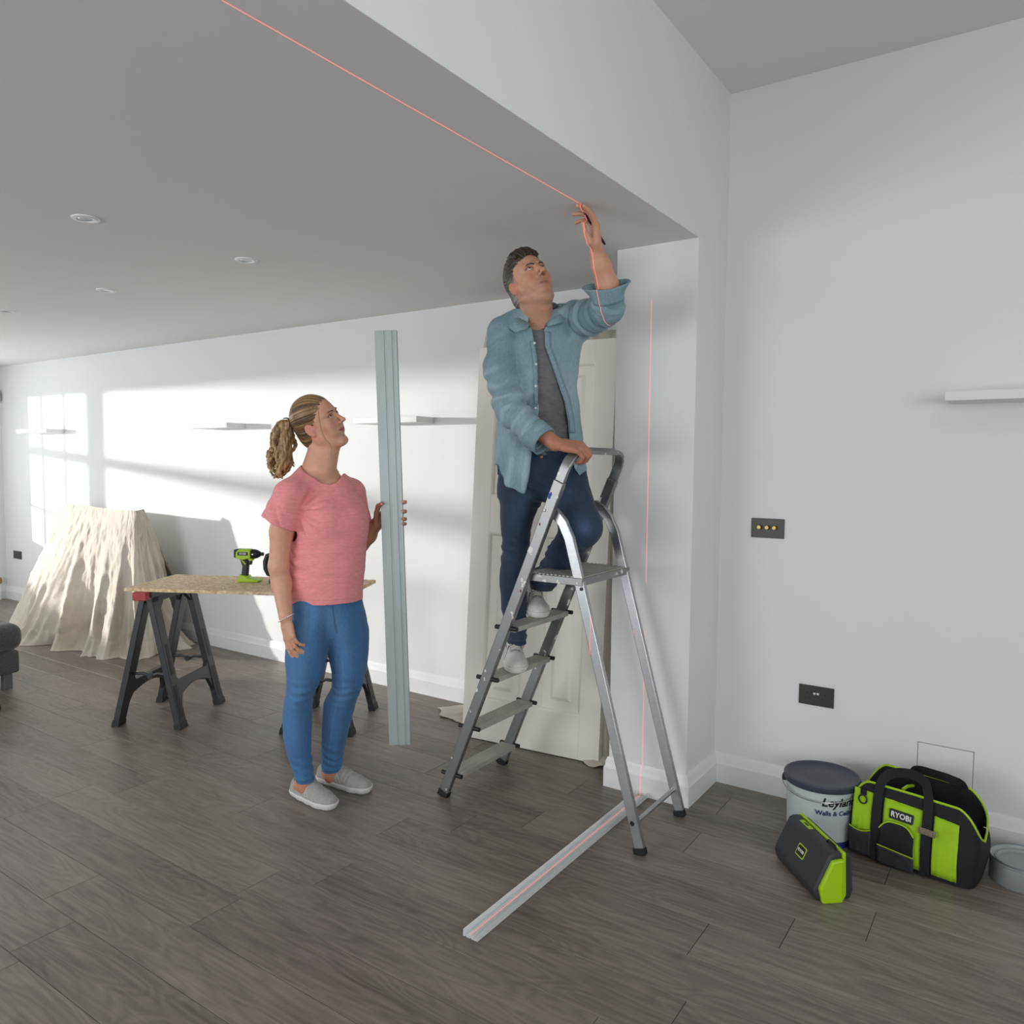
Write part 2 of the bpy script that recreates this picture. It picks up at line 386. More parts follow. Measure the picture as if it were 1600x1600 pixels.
# ------------------------------------------------------------------ floating shelves
M_SHELF = mat('white_shelf_lacquer', '#e2e2e0', .45)
def shelf(x0, x1, yb, dep, z0, z1, label):
    t = thing('floating_shelf', label, 'shelf', ((x0+x1)/2, yb, z0), 0, 'white floating wall shelves')
    L = (x1-x0)/2
    B().box((-L, -dep, 0), (L, 0, z1-z0)).build('board', M_SHELF, t, bevel=.0015, smooth=0)
    B().box((L-.0005, -dep+.002, .002), (L+.0006, -.012, z1-z0-.002)).build('end_cap', M_SHELF, t, smooth=0)
shelf(-8.2, -7.61, YB, .165, 1.705, 1.741, 'white floating shelf farthest left on the sunlit back wall')
shelf(-5.42, -4.92, YB, .165, 1.705, 1.741, 'white floating shelf on the back wall behind the ponytail')
shelf(-3.62, -3.092, YB, .165, 1.705, 1.741, 'white floating shelf on the back wall between metal track and door')
shelf(-.30, .62, YR, .21, 1.71, 1.744, 'pale floating shelf alone on the grey wall at the right')

# ------------------------------------------------------------------ electrical plates
t = thing('dimmer_switch', 'dark metal switch plate with three round dimmer knobs on the right wall', 'light switch', (-.984, YR, 1.19))
B().box((-.072, -.006, -.043), (.072, 0, .043)).build('plate', M_DARKMETAL, t, bevel=.002, smooth=0)
for x in (-.034, 0, .032):
    B().lathe([(.0095, .006), (.0095, .018), (.008, .021), (.001, .021)], 20, M=T(x, 0, .004)@RX(PI/2)).build('knob', M_BRASS, t)
t = thing('double_socket', 'dark metal double power socket low on the right wall', 'socket', (-.756, YR, .477))
B().box((-.072, -.006, -.043), (.072, 0, .043)).build('plate', M_DARKMETAL, t, bevel=.002, smooth=0)
for s in (-1, 1):
    b = B(); x = .037*s
    b.box((x-.002, -.0065, .004), (x+.002, -.0055, .013)).box((x-.0125, -.0065, -.013), (x-.0065, -.0055, -.009)).box((x+.0065, -.0065, -.013), (x+.0125, -.0055, -.009))
    b.build('pin_holes', M_BLACK, t, smooth=0)
    B().box((.007*s-.0045, -.0095, .006), (.007*s+.0045, -.005, .014)).build('rocker', M_WHITEP, t, bevel=.0008, smooth=0)
t = thing('wall_socket', 'small dark socket plate on the back wall beside the dust sheet', 'socket', (-8.636, YB, .475))
B().box((-.085, -.007, -.04), (.085, 0, .04)).build('plate', M_DARKMETAL, t, bevel=.002, smooth=0)
for s in (-1, 1): B().box((s*.036-.02, -.0085, -.02), (s*.036+.02, -.006, .014)).build('pin_holes', mat('dark_grey_plastic', '#3a3b3c', .5), t, smooth=0)
t = thing('motion_sensor', 'small white alarm sensor high on the far left wall corner', 'sensor', (XL, 3.62, 2.1))
B().box((0, -.05, -.06), (.05, .05, .06)).build('case', M_WHITEP, t, bevel=.012)
B().box((.045, -.03, -.045), (.056, .03, .01)).build('lens', mat('sensor_lens', '#b9bcc0', .3), t, bevel=.006)
t = thing('radiator_pipe', 'capped radiator pipe with brass valve at the far left corner', 'pipe', (XL+.05, 3.6, 0))
B().tube([(0, 0, 0), (0, 0, .2)], .011).build('pipe', M_TRIM, t)
B().lathe([(.02, .17), (.022, .2), (.016, .23), (.001, .235)], 16).build('valve', M_BRASS, t)
# access panel in the right wall
t = thing('access_panel', 'square white access panel set into the right wall above the tool bag', 'panel', (-.2625, YR, .1))
B().box((-.096, -.0035, .03), (.096, .0, .258)).build('cover', M_WALL, t, bevel=.0012, smooth=0)
b = B(); b.box((-.0985, -.0008, .0275), (-.0955, 0, .2605)).box((-.0985, -.0008, .258), (.0985, 0, .2605)).box((.0955, -.0008, .0275), (.0985, 0, .2605)); b.build('joint', mat('joint_shadow_gap', '#7b7f80', .8), t, smooth=0)

# ------------------------------------------------------------------ white panel door leaning at the back
def panel_door():
    t = thing('panel_door', 'cream four-panel door leaning against dust-sheeted boards behind the ladder', 'door', (-2.506, 3.225, 0))
    Wd, Hd, Th = .79, 2.085, .038
    ex = Vector((-1.72+2.506, .07, 0)).normalized()
    up = Vector((-.03, .075, 1)); up = (up-ex*up.dot(ex)).normalized(); nn = ex.cross(up)  # nn faces the camera (-Y)
    M = frame((0, 0, .004), ex, up, nn)
    st, tr, lr, br, mm = .112, .115, .2, .215, .11
    z = [0, br, br+.88, br+.88+lr, Hd-tr, Hd]
    pw = (Wd-2*st-mm)/2
    b = B()
    b.box((0, 0, -Th), (st, Hd, 0), M).box((Wd-st, 0, -Th), (Wd, Hd, 0), M)
    b.box((st, z[0], -Th), (Wd-st, z[1], 0), M).box((st, z[2], -Th), (Wd-st, z[3], 0), M).box((st, z[4], -Th), (Wd-st, z[5], 0), M)
    b.box((st+pw, z[1], -Th), (st+pw+mm, z[2], 0), M).box((st+pw, z[3], -Th), (st+pw+mm, z[4], 0), M)
    b.build('frame', M_DOOR, t, smooth=0, bevel=.0015)
    for x0 in (st, st+pw+mm):
        for y0, y1 in ((z[1], z[2]), (z[3], z[4])):
            rows_ = []
            for ins, d in ((0, -.002), (.006, -.004), (.012, -.014), (.018, -.019), (.05, -.019), (.072, -.008), (.08, -.007)):
                rows_.append([M@Vector(p) for p in ((x0+ins, y0+ins, d), (x0+pw-ins, y0+ins, d), (x0+pw-ins, y1-ins, d), (x0+ins, y1-ins, d))])
            g = B().grid(rows_, closed=True); n = len(g.v); g.f.append((n-4, n-3, n-2, n-1)); g.mi.append(0)
            g.build('panel', M_DOOR, t, smooth=0)
            B().box((x0-.002, y0-.002, -.03), (x0+pw+.002, y1+.002, -.016), M).build('backing', M_DOOR, t, smooth=0)
panel_door()
t = thing('timber_plank', 'brown sawn timber plank standing on end beside the cream door', 'plank', (-1.675, 3.43, 0))
M = frame((0, 0, .002), Vector((1, .02, 0)).normalized(), Vector((-.0, .03, 1)).normalized(), Vector((0, -1, .03)).normalized())
B().box((-.035, 0, -.02), (.02, 2.03, .02), M).build('board', M_TIMBER, t, smooth=0, bevel=.002)
B().box((.022, .1, -.03), (.065, 1.9, -.012), M).build('dark_strip', mat('dark_brown_strip', '#3a2c20', .8, var=.2, vscale=6, stretch=(6, 6, .6)), t, smooth=0)  # dark brown strip set beside the plank

def fold(x, s, seed): return noise.noise(Vector((x*s, seed, seed*1.7)))
def hanging_sheet():
    # boards leaning on the wall, wrapped in a dust sheet that spills onto the floor
    t = thing('draped_boards', 'beige dust sheet hanging over boards behind the cream door', 'dust sheet', (-2.15, 3.52, 0))
    B().box((-.40, .05, 0), (.45, .10, 2.14)).build('board', M_TIMBER, t, smooth=0)
    rows_ = []; n = 150
    for i in range(46):
        v = i/45.; row = []
        for j in range(n+1):
            u = j/n
            half = .47+.10*v**1.5
            x = -half+u*(half+.46+.07*v)-.01
            z = 2.18*(1-v)+.006
            top = .05*math.sin(u*5+.6)+.06*fold(u*6, 1, 3.3)
            z += top*(1-v)
            edge = min(u, 1-u)
            y = .012-.05*math.sin(PI*min(1, v*6)/2)+.055*(.4+v)*fold(x*9, 1, 1.1+v*.35)+.02*fold(x*28, 1, 5.1+v*.8)
            y += .12*max(0, 1-edge/.06)+.07*max(0, (u-.78)/.22)*(1-3.6*v)
            x += .03*fold(z*3, 1, 2.2)*(1 if edge < .1 else .2)
            if v > .93: # spill
                k = (v-.93)/.07; y -= .10*k*(1+.6*fold(u*14, 1, 8)); z = .006+.03*(1-k)+.02*abs(fold(u*25+v*9, 1, 6))
                if u < .3: x -= .18*k*(1-u/.3)
            row.append(Vector((x, min(y, .14), max(z, .003))))
        rows_.append(row)
    back = [[Vector((p.x, min(p.y+.06, .15), p.z)) for p in rows_[0]]]
    o = B().grid(back+rows_).build('sheet', M_CANVAS, t, smooth=80, solid=.004)
hanging_sheet()

# ------------------------------------------------------------------ dust sheet over furniture
def sstep1(a, b, x): t = max(0, min(1, (x-a)/(b-a))); return t*t*(3-2*t)
def dust_sheet():
    t = thing('dust_sheet', 'wrinkled cream dust sheet draped over tall furniture by the sunlit wall', 'dust sheet', (-6.4, 3.3, 0))
    base = [(-7.75, 3.62), (-7.52, 3.32), (-7.30, 3.08), (-6.95, 2.95), (-6.6, 2.90), (-6.2, 2.95), (-5.9, 2.99), (-5.66, 3.04), (-5.53, 3.16), (-5.47, 3.34), (-5.48, 3.52), (-5.50, 3.64)]
    top = [(-6.95, 3.40), (-6.95, 3.37), (-6.94, 3.345), (-6.8, 3.33), (-6.6, 3.325), (-6.4, 3.32), (-6.2, 3.315), (-5.95, 3.31), (-5.80, 3.31), (-5.77, 3.325), (-5.765, 3.35), (-5.765, 3.37)]
    def samp(P, u):
        L = [0]
        for a, b in zip(P, P[1:]): L.append(L[-1]+1)
        x = u*(len(P)-1); i = min(int(x), len(P)-2); f = x-i
        def g(k): k = max(0, min(len(P)-1, k)); return Vector((P[k][0], P[k][1]))
        a, b, c, d = g(i-1), g(i), g(i+1), g(i+2)
        return .5*((2*b)+(-a+c)*f+(2*a-5*b+4*c-d)*f*f+(-a+3*b-3*c+d)*f**3)
    NU, NV = 330, 96
    rows_ = []
    rows_ = []
    for i in range(NV+1):
        v = i/NV; row = []
        for j in range(NU+1):
            u = j/NU
            a, b = samp(top, u), samp(base, u)
            k = v**.93
            p = a.lerp(b, k)
            d = (b-a); d = d.normalized() if d.length > 1e-5 else Vector((0, -1))
            tdir = Vector((-d.y, d.x))
            zt = 1.075+.008*math.sin(u*7)
            z = zt*(1-v)**1.02
            if u < .22: z = zt*(1-v)**1.0
            # knee where the sheet leaves the furniture on the left
            s = u*len(base)
            w_ = sstep1(.12, .8, v)
            f1 = noise.noise(Vector((s*1.15+.5*v, v*.6, 2.0)))
            f2 = noise.noise(Vector((s*2.6-.7*v, v*1.1, 7.0)))
            f3 = noise.noise(Vector((s*6+2.2*v, v*3.0, 4.0)))
            r1 = 1-2.2*math.sqrt(f1*f1+.002); r2 = 1-2*math.sqrt(f2*f2+.005)
            disp = w_*(.105*r1+.07*f1+.05*r2*v-.07)+.016*f3*(.1+v)
            cr = noise.noise(Vector((s*1.5+v*5, v*7-s*1.0, 1.0))); disp += .011*(1-3*math.sqrt(cr*cr+.002))*(.35+.65*v)
            disp += .0045*noise.noise(Vector((s*9+v*14, v*22-s*5, 3.0)))+.004*noise.noise(Vector((s*3+v*9, v*9-s*3, 13.0)))
            p = p+d*disp+tdir*.02*f2*v
            if v > .9:  # hem lying on the floor
                w = (v-.9)/.1
                p = p+d*(.13*w*(.55+1.2*noise.noise(Vector((s*1.1, 0, 5.)))))
                z = .109*(1-w)**2.2+.012*w*(1-w)*4*(1+f2*2)+.022*abs(noise.noise(Vector((s*5, v*40, 0))))*(1-w*.8)
            y = min(p.y, YB-.03)
            row.append(Vector((p.x+6.4, y-3.3, max(z, .004))))
        rows_.append(row)
    # close the top towards the wall side
    r0 = rows_[0]; pre = []
    for k in (3, 2, 1):
        pre.append([Vector((p.x, p.y+(.345-p.y)*k/3., p.z-.205*k)) for p in r0])
    o = B().grid(pre+rows_).build('sheet', M_CANVAS, t, smooth=80, solid=.004)
    B().box((-.5, .04, 0), (.58, .07, 1.03)).build('covered_cabinet', M_TIMBER, t, smooth=0)
dust_sheet()

# ------------------------------------------------------------------ sawhorse table
M_SAW = mat('charcoal_moulded_plastic', '#26282c', .42, bump=.04, scale=120)
M_SAWD = mat('charcoal_moulded_recess', '#1b1c1f', .55)
M_RED = mat('red_moulded_plastic', '#a3302c', .45)
EANG = math.radians(28.4)
def sawhorse(cx, cy, label):
    t = thing('sawhorse', label, 'sawhorse', (cx, cy, 0), EANG, 'black folding sawhorses under the board')
    for s in (-1, 1):
        foot = Vector((.2*s, 0, 0)); topp = Vector((.032*s, 0, .735)); up = topp-foot; Ls = up.length; up.normalize()
        en = Vector((0, 1, 0)); outn = en.cross(up)*1.0
        if outn.x*s < 0: outn = -outn
        def mp(n, q, d): return Vector((0, 0, 0))+foot+en*n+up*q+outn*d
        b = B(); th = .034
        for k in (-1, 1):
            b.prism([(k*.255, 0), (k*.185, 0), (k*.175, .27), (k*.165, Ls), (k*.235, Ls), (k*.245, .27)][::k], mp, -th, 0)
        b.prism([(-.235, Ls-.045), (.235, Ls-.045), (.235, Ls), (-.235, Ls)], mp, -th, 0)
        arch = [(-.19+.38*i/10, .16+.045*math.sin(PI*i/10)) for i in range(11)]
        b.prism(arch+[(.19, .30), (.15, .255), (-.15, .255), (-.19, .30)], mp, -th+.004, -.004)
        for k in (-1, 1):  # gussets below and above the rail
            b.prism([(k*.19, .08), (k*.19, .17), (k*.14, .185)][::k], mp, -th+.006, -.006)
            b.prism([(k*.178, Ls-.04), (k*.178, Ls-.11), (k*.11, Ls-.04)][::k], mp, -th+.006, -.006)
        leg = b.build('leg_panel', M_SAW, t, smooth=0, bevel=.003)
        for k in (-1, 1):
            B().prism([(k*.223, .30), (k*.195, .30), (k*.190, .47), (k*.216, .47)][::k], mp, -.002, .0012).build('slot', M_SAWD, leg, smooth=0)
            B().prism([(k*.235, .06), (k*.2, .06), (k*.195, .24), (k*.23, .24)][::k], mp, -.002, .0012).build('slot', M_SAWD, leg, smooth=0)
        for k in (-1, 1):
            B().prism([(k*.257, 0), (k*.183, 0), (k*.184, .035), (k*.256, .035)][::k], mp, -th-.002, .003).build('foot_pad', M_BLACK, t, smooth=0)
    B().box((-.045, -.25, .72), (.045, .25, .756)).build('top_beam', M_SAW, t, bevel=.004, smooth=0)
    for k in (-1, 1):
        B().box((-.038, k*.25-.045, .712), (.038, k*.25+.018, .7565)).build('clamp_block', M_RED, t, bevel=.003, smooth=0)
    for k in (-1, 1):
        b = B(); z = .285; x = .2-.168*z/.735
        b.tube([(-x+.02, k*.2, z), (-.04, k*.2, z+.006), (.0, k*.2, z-.012), (.04, k*.2, z+.006), (x-.02, k*.2, z)], .0085, 8).lathe([(.017, -.012), (.017, .012)], 14, M=T(0, k*.2, z-.008)@RX(PI/2))
        b.build('folding_brace', M_SAW, t)
sawhorse(-4.105, 2.54, 'black sawhorse under the left end of the board, fully visible')
sawhorse(-4.105+.835, 2.54+.46, 'black sawhorse under the right end of the board behind the woman')
EB = math.radians(27.1)
t = thing('worktop_board', 'thin chipboard sheet laid across two black sawhorses as a table', 'board', (-4.075, 2.26, .757), EB)
B().box((0, 0, 0), (1.25, .51, .018)).build('sheet', M_OSB, t, smooth=0, bevel=.001)
BZ = .7755

# ------------------------------------------------------------------ ottoman at the left edge
M_TWEED = mat('charcoal_tweed', '#4b4b4c', .95, bump=.4, scale=160, var=.35, vscale=110, sheen=.3)
t = thing('footstool', 'charcoal tweed footstool cut off by the left edge of the picture', 'footstool', (-5.75, 1.86, 0))
B().box((-.45, -.44, .10), (.40, .42, .245)).build('base', M_TWEED, t, bevel=.02)
b = B(); b.box((-.47, -.46, .248), (.435, .44, .42)); o = b.build('cushion', M_TWEED, t, bevel=.07); o.modifiers['bevel'].segments = 6
for x in (-.40, .33):
    for y in (-.4, .33):
        B().box((x, y, 0), (x+.05, y+.05, .102)).build('leg', mat('grey_painted_wood', '#5a5d5f', .5), t, bevel=.003, smooth=0)
t = thing('caster', 'black round caster wheel at the left edge below the footstool', 'wheel', (-4.93, 1.96, 0))
B().lathe([(.006, -.014), (.026, -.014), (.03, -.009), (.03, .009), (.026, .014), (.006, .014)], 28, M=T(0, 0, .03)@RZ(.5)@RX(PI/2)).build('wheel', M_BLACK, t)
B().box((-.012, -.02, .03), (.012, .02, .066)).build('fork', M_BLACK, t, bevel=.003)

# ------------------------------------------------------------------ stepladder
def ladder():
    t = thing('stepladder', 'paint-splashed aluminium stepladder with four treads and a small platform', 'ladder', (-1.65, 2.82, 0))
    O = Vector((-1.65, 2.82, 0))
    def W_(x, y, z): return Vector((x, y, z))-O
    sl = .415; x0 = -2.118
    def fx(z): return x0+sl*z
    d = Vector((sl, 0, 1)).normalized(); nrm = Vector((1, 0, -sl)).normalized()
    yn, yf = 2.592, 3.04
    prof = [(-.024, -.0125), (.024, -.0125), (.024, .0125), (-.024, .0125)]
    zt = 1.40
    for y in (yn, yf):
        B().sweep([W_(fx(z), y, z) for z in (.012, .5, 1.0, zt)], prof, nrm).build('stile', M_LADDER, t, smooth=0, bevel=.004)
        B().sweep([W_(fx(z), y, z) for z in (-.0, .03)], [(a*1.08, c*1.18) for a, c in prof], nrm).build('foot', M_BLACK, t, smooth=0, bevel=.002)
    # handle loop: the stiles carried on and bent across
    path = []; zc = 1.445; R = .075
    for k in range(9):
        a = PI/2*k/8; path.append((yn+R*(1-math.cos(a)), zc+R*math.sin(a)))
    path += [((yn+yf)/2, zc+R)]
    for k in range(9):
        a = PI/2*(1-k/8); path.append((yf-R*(1-math.cos(a)), zc+R*math.sin(a)))
    path = [(yn, zt-.002)]+path+[(yf, zt-.002)]
    B().sweep([W_(fx(z), y, z) for y, z in path], [(-.021, -.008), (.021, -.008), (.021, .008), (-.021, .008)], nrm).build('handle', M_LADDER, t, smooth=50, bevel=.003)
    # rear legs, bent near the top
    rp = [(-1.612, 1.292), (-1.575, 1.275), (-1.538, 1.235), (-1.508, 1.175), (-1.487, 1.10), (-1.40, .79), (-1.30, .43), (-1.182, .012)]
    for y in (yn+.03, yf-.03):
        leg = B().sweep([W_(x, y, z) for x, z in rp], [(-.011, -.02), (.011, -.02), (.011, .02), (-.011, .02)], (0, 1, 0)).build('rear_leg', M_ALU, t, smooth=50, bevel=.003)
        B().sweep([W_(-1.182-.02*0, y, 0), W_(-1.1895, y, .027)], [(-.0135, -.0235), (.0135, -.0235), (.0135, .0235), (-.0135, .0235)], (0, 1, 0)).build('foot', M_BLACK, t, smooth=0, bevel=.002)
        s = -1 if y < 2.8 else 1
        B().lathe([(.007, 0), (.007, .003), (.002, .0035)], 12, M=T(*W_(-1.447, y+s*.011, .985))@RX(PI/2 if s < 0 else -PI/2)).build('rivet', M_BLACK, t)
        B().lathe([(.006, 0), (.006, .004), (.002, .005)], 12, M=T(*W_(-1.6, (yn-.0125) if s < 0 else (yf+.0125), 1.285))@RX(PI/2 if s < 0 else -PI/2)).build('rivet', M_ALU, t)
    for y, s in ((yn+.03, -1),):
        B().lathe([(.009, 0), (.0075, .002), (.006, -.006)], 14, M=T(*W_(-1.215, y-.012, .115))@RX(PI/2)).build('rivet', M_BLACK, t)
    # treads
    for z in (.115, .343, .572, .798):
        x = fx(z)
        B().box(tuple(W_(x-.04, yn+.01, z-.022)), tuple(W_(x+.042, yf-.01, z))).build('step', M_STEP, t, smooth=0, bevel=.002)
        g = B()
        for k in range(6): g.box(tuple(W_(x-.034+k*.0125, yn+.015, z-.001)), tuple(W_(x-.029+k*.0125, yf-.015, z+.0016)))
        o = g.build('tread_ribs', M_STEP, t, smooth=0); o['kind'] = 'stuff'
        for y in (yn, yf):
            B().tube([W_(x-.052, y, z-.006), W_(x+.056, y, z-.006)], .0095, 10).build('step_cap', M_BLACK, t)
    z = 1.03
    pl = B().box(tuple(W_(-1.705, yn+.014, z-.034)), tuple(W_(-1.442, yf-.014, z-.004))).build('platform', M_LADDER, t, smooth=0, bevel=.002)
    g = B()
    for k in range(14): g.box(tuple(W_(-1.70+k*.0185, yn+.02, z-.005)), tuple(W_(-1.69+k*.0185, yf-.02, z)))
    o = g.build('ribs', M_STEP, pl, smooth=0); o['kind'] = 'stuff'
    B().tube([W_(-1.212, yn+.03, .11), W_(-1.212, yf-.03, .11)], .0095, 10).build('cross_brace', M_ALU, t)
    # enamel splashes
    M_RP = mat('red_paint_spot', '#8e3034', .5); M_BP = mat('blue_paint_spot', '#2c4f93', .5)
    for z, dx, mt, r in ((1.335, -.016, M_BP, .007), (1.345, -.012, M_BP, .005), (1.225, -.012, M_RP, .004), (.96, .012, M_RP, .004), (1.0, .0, mat('white_paint_spot', '#e2e0da', .5), .006)):
        B().lathe([(r, 0), (r*.7, .0008), (.0005, .001)], 9, M=T(*(W_(fx(z), yn-.0125, z)+nrm*dx))@RX(PI/2)@Matrix.Diagonal((1, 1.7, 1, 1))).build('paint_spot', mt, t)
    return t
ladder()

# ------------------------------------------------------------------ metal tracks
def channel_prof(w, h):
    # C section: web with two pressed ribs, outline as closed polygon (n across, b depth)
    a = w/2; th = .0012
    out = [(-a, h), (-a, 0), (-a*.17, 0), (-a*.12, .003), (-a*.02, .003), (a*.03, 0), (a*.55, 0), (a*.6, .003), (a*.7, .003), (a*.75, 0), (a, 0), (a, h)]
    inn = [(a-th, h), (a-th, th), (a*.75, th), (a*.7, .003+th), (a*.6, .003+th), (a*.55, th), (a*.03, th), (-a*.02, .003+th), (-a*.12, .003+th), (-a*.17, th), (-a+th, th), (-a+th, h)]
    return out+inn
TRK0 = Vector((-2.297, 2.508, .2155)); TRK1 = Vector((-2.346, 2.474, 2.0315))
tr = thing('metal_stud_track', 'long grey steel channel held upright by the woman', 'metal track', tuple(TRK0))
_p1 = TRK1-TRK0
B().sweep([Vector((0, 0, 0)), _p1*.5, _p1], channel_prof(.094, .03), (.834, .552, 0)).build('channel', M_STEEL, tr, smooth=0)
tr2 = thing('floor_track', 'pale steel channel lying on the floor against the pillar', 'metal track', (-1.394, 3.09, .0015))
B().sweep([(0, 0, 0), (0, -.6, 0), (0, -1.25, 0)], [(-a, b) for a, b in channel_prof(.056, .022)][::-1], (1, 0, 0)).build('channel', mat('bright_galvanised_steel', '#e0e4e4', .4, metal=.12), tr2, smooth=0)

# ------------------------------------------------------------------ impact driver on the board
def Y2(a, b, d): return Vector((a, d, b))
t = thing('impact_driver', 'lime and black impact driver standing on the chipboard', 'power tool', (-3.72, 2.80, BZ+.0005), math.radians(31))
def pr(name, poly, w, m, par, bv=.004, smooth=30):
    return B().prism(poly, Y2, -w/2, w/2).build(name, m, par, bevel=bv, smooth=smooth)
pr('body', [(-.074, .137), (-.078, .150), (-.078, .178), (-.045, .188), (.012, .187), (.018, .180), (.018, .135), (-.02, .128), (-.045, .130)], .056, M_LIME, t, .008)
pr('rear_cap', [(-.079, .139), (-.0795, .185), (-.046, .1885), (-.060, .172), (-.064, .150), (-.058, .136)], .058, M_BLACK, t, .006)
MX = T(0, 0, .159)@RY(PI/2)
B().lathe([(.020, .012), (.0275, .016), (.0275, .034), (.023, .052), (.013, .068), (.009, .071), (.009, .074)], 28, M=MX).build('nose_cone', M_BLACK, t)
B().lathe([(.008, .072), (.0105, .074), (.0105, .084), (.007, .087), (.004, .087)], 20, M=MX).build('collet', M_BLACK, t)
pr('grip', [(-.052, .132), (-.01, .130), (.0, .105), (-.003, .07), (-.006, .03), (-.034, .028), (-.041, .05), (-.036, .09)], .036, M_GRYF, t, .009)
pr('flash', [(-.046, .131), (-.034, .128), (-.010, .104), (-.013, .098), (-.02, .100)], .0375, M_LIME, t, .002)
pr('trigger', [(-.002, .122), (.017, .120), (.020, .108), (.014, .104), (.016, .098), (.001, .096)], .02, M_BLACK, t, .003)
pr('lamp_housing', [(-.004, .136), (.03, .134), (.024, .120), (.004, .118)], .03, M_LIME, t, .004)
pr('base', [(-.057, .0), (.05, 0), (.068, .004), (.068, .011), (.04, .018), (.0, .024), (-.004, .034), (-.034, .042), (-.046, .045), (-.044, .022), (-.056, .014)], .07, M_LIME, t, .006)
pr('side_label', [(-.056, .152), (.006, .152), (.004, .172), (-.056, .172)], .0575, M_BLACK, t, .001)
text('RYOBI', .0135, frame((-.026, -.0291, .162), (1, 0, 0), (0, 0, 1), (0, -1, 0)), M_WHITEP, t, bold=.0003)
B().lathe([(.0045, 0), (.0045, .002), (.001, .003)], 14, M=T(.032, -.0268, .158)@RX(PI/2)).build('side_screw', M_CHROME, t)
# second tool, mostly hidden by the woman's arm
t = thing('palm_router', 'lime power tool with black grip and silver collar, half hidden behind the arm', 'power tool', (-3.55, 2.86, BZ+.0005), math.radians(31))
B().lathe([(.045, 0), (.047, .01), (.04, .03), (.036, .05)], 28).build('base', M_BLACK, t)
B().lathe([(.036, .05), (.04, .09), (.04, .15), (.036, .175)], 28).build('body', M_LIME, t)
B().lathe([(.037, .172), (.026, .178), (.026, .215), (.016, .222), (.016, .25), (.012, .262), (.004, .262)], 24).build('collar', M_CHROME, t)
B().tube([(-.03, 0, .165), (-.055, 0, .155), (-.066, 0, .12), (-.064, 0, .08), (-.05, 0, .05), (-.03, 0, .04)], [.011, .014, .016, .016, .014, .01], 12).build('grip', M_BLACK, t)
B().tube([(-.022, 0, .235), (-.034, 0, .215), (-.03, 0, .196)], .0045, 8).build('lever', M_CHROME, t)

# ------------------------------------------------------------------ paint bucket
t = thing('paint_bucket', 'pale grey paint bucket with dark grey lid against the right wall', 'bucket', (-.664, 3.182, 0))
BR = .136
B().lathe([(.118, 0), (.124, .004), (BR-.002, .225), (BR, .235), (BR-.004, .236), (BR-.008, .22), (.115, .008), (.01, .006)], 56, cap=False).build('tub', mat('pale_grey_bucket', '#c3cbcc', .42), t, smooth=50)
M_NAVY = mat('navy_print', '#1c3566', .5); M_BLKPRINT = mat('black_print', '#15161a', .5)
def bucket_r(z): return .124+(BR-.002-.124)*(z-.004)/.221
def band(name, z0, z1, a0, a1, m, off=.0006, n=24):
    rows_ = [[Vector(((bucket_r(z)+off)*math.cos(a0+(a1-a0)*k/n), (bucket_r(z)+off)*math.sin(a0+(a1-a0)*k/n), z)) for k in range(n+1)] for z in (z0, (z0+z1)/2, z1)]
    return B().grid(rows_).build(name, m, t, smooth=60)
band('navy_band', .002, .028, 0, 2*PI-.001, M_NAVY, n=56)
LIDM = mat('dark_slate_lid', '#3c434f', .42)
B().lathe([(BR+.004, .222), (BR+.006, .226), (BR+.007, .244), (BR+.004, .2485), (BR-.001, .2485), (BR-.005, .243), (BR-.011, .2395), (.06, .2405), (.001, .2405)], 64, cap=False).build('lid', LIDM, t, smooth=35)
b = B()
n = 40; b.tube([Vector(((BR+.012)*math.cos(a), (BR+.012)*math.sin(a), .218-.028*math.sin(PI*k/n))) for k in range(n+1) for a in [PI*1.0+.08+(PI-.16)*k/n]], .0022, 6); b.build('wire_handle', M_CHROME, t)
for a in (PI+.06, 2*PI-.06):
    B().box((BR-.004, -.014, .195), (BR+.012, .014, .222), M=RZ(a)).build('handle_lug', mat('dark_slate_lug', '#2c3038', .5), t, bevel=.003, smooth=0)
def curved_text(body, size, z, ang, m, bold=0, shear=0):
    # each letter its own flat print wrapped round the tub
    import bpy as _b
    c = _b.data.curves.new('tmp', 'FONT'); c.body = body; c.size = size; c.offset = bold; c.shear = shear; c.align_x = 'LEFT'; c.resolution_u = 3
    o = _b.data.objects.new('tmp', c); COL.objects.link(o); _b.context.view_layer.update()
    me = _b.data.meshes.new_from_object(o.evaluated_get(_b.context.evaluated_depsgraph_get()))
    bm = bmesh.new(); bm.from_mesh(me)
    bmesh.ops.triangulate(bm, faces=bm.faces); bmesh.ops.subdivide_edges(bm, edges=[e for e in bm.edges if e.calc_length() > size*.3], cuts=1)
    R0 = bucket_r(z)
    for v in bm.verts:
        a = ang+v.co.x/R0; zz = z+v.co.y; r = bucket_r(zz)+.0012
        v.co = (r*math.cos(a), r*math.sin(a), zz)
    bm.to_mesh(me); bm.free(); _b.data.objects.remove(o)
    me.materials.append(m); o = _b.data.objects.new('lettering', me); COL.objects.link(o); o.parent = t
curved_text('Leyland', .046, .172, -1.36, M_BLKPRINT, .0012, .25)
curved_text('Walls & Ceilings', .025, .136, -1.52, M_NAVY, .0008)
for z0, z1, a0, a1 in ((.108, .109, -2.05, -1.45), (.05, .109, -1.456, -1.45), (.05, .109, -1.68, -1.674)):
    band('label_rule', z0, z1, a0, a1, mat('label_rule_grey', '#8b9598', .5), .0008, 10)
band('small_label', .04, .085, -2.72, -2.62, M_WHITEP, .001, 4)

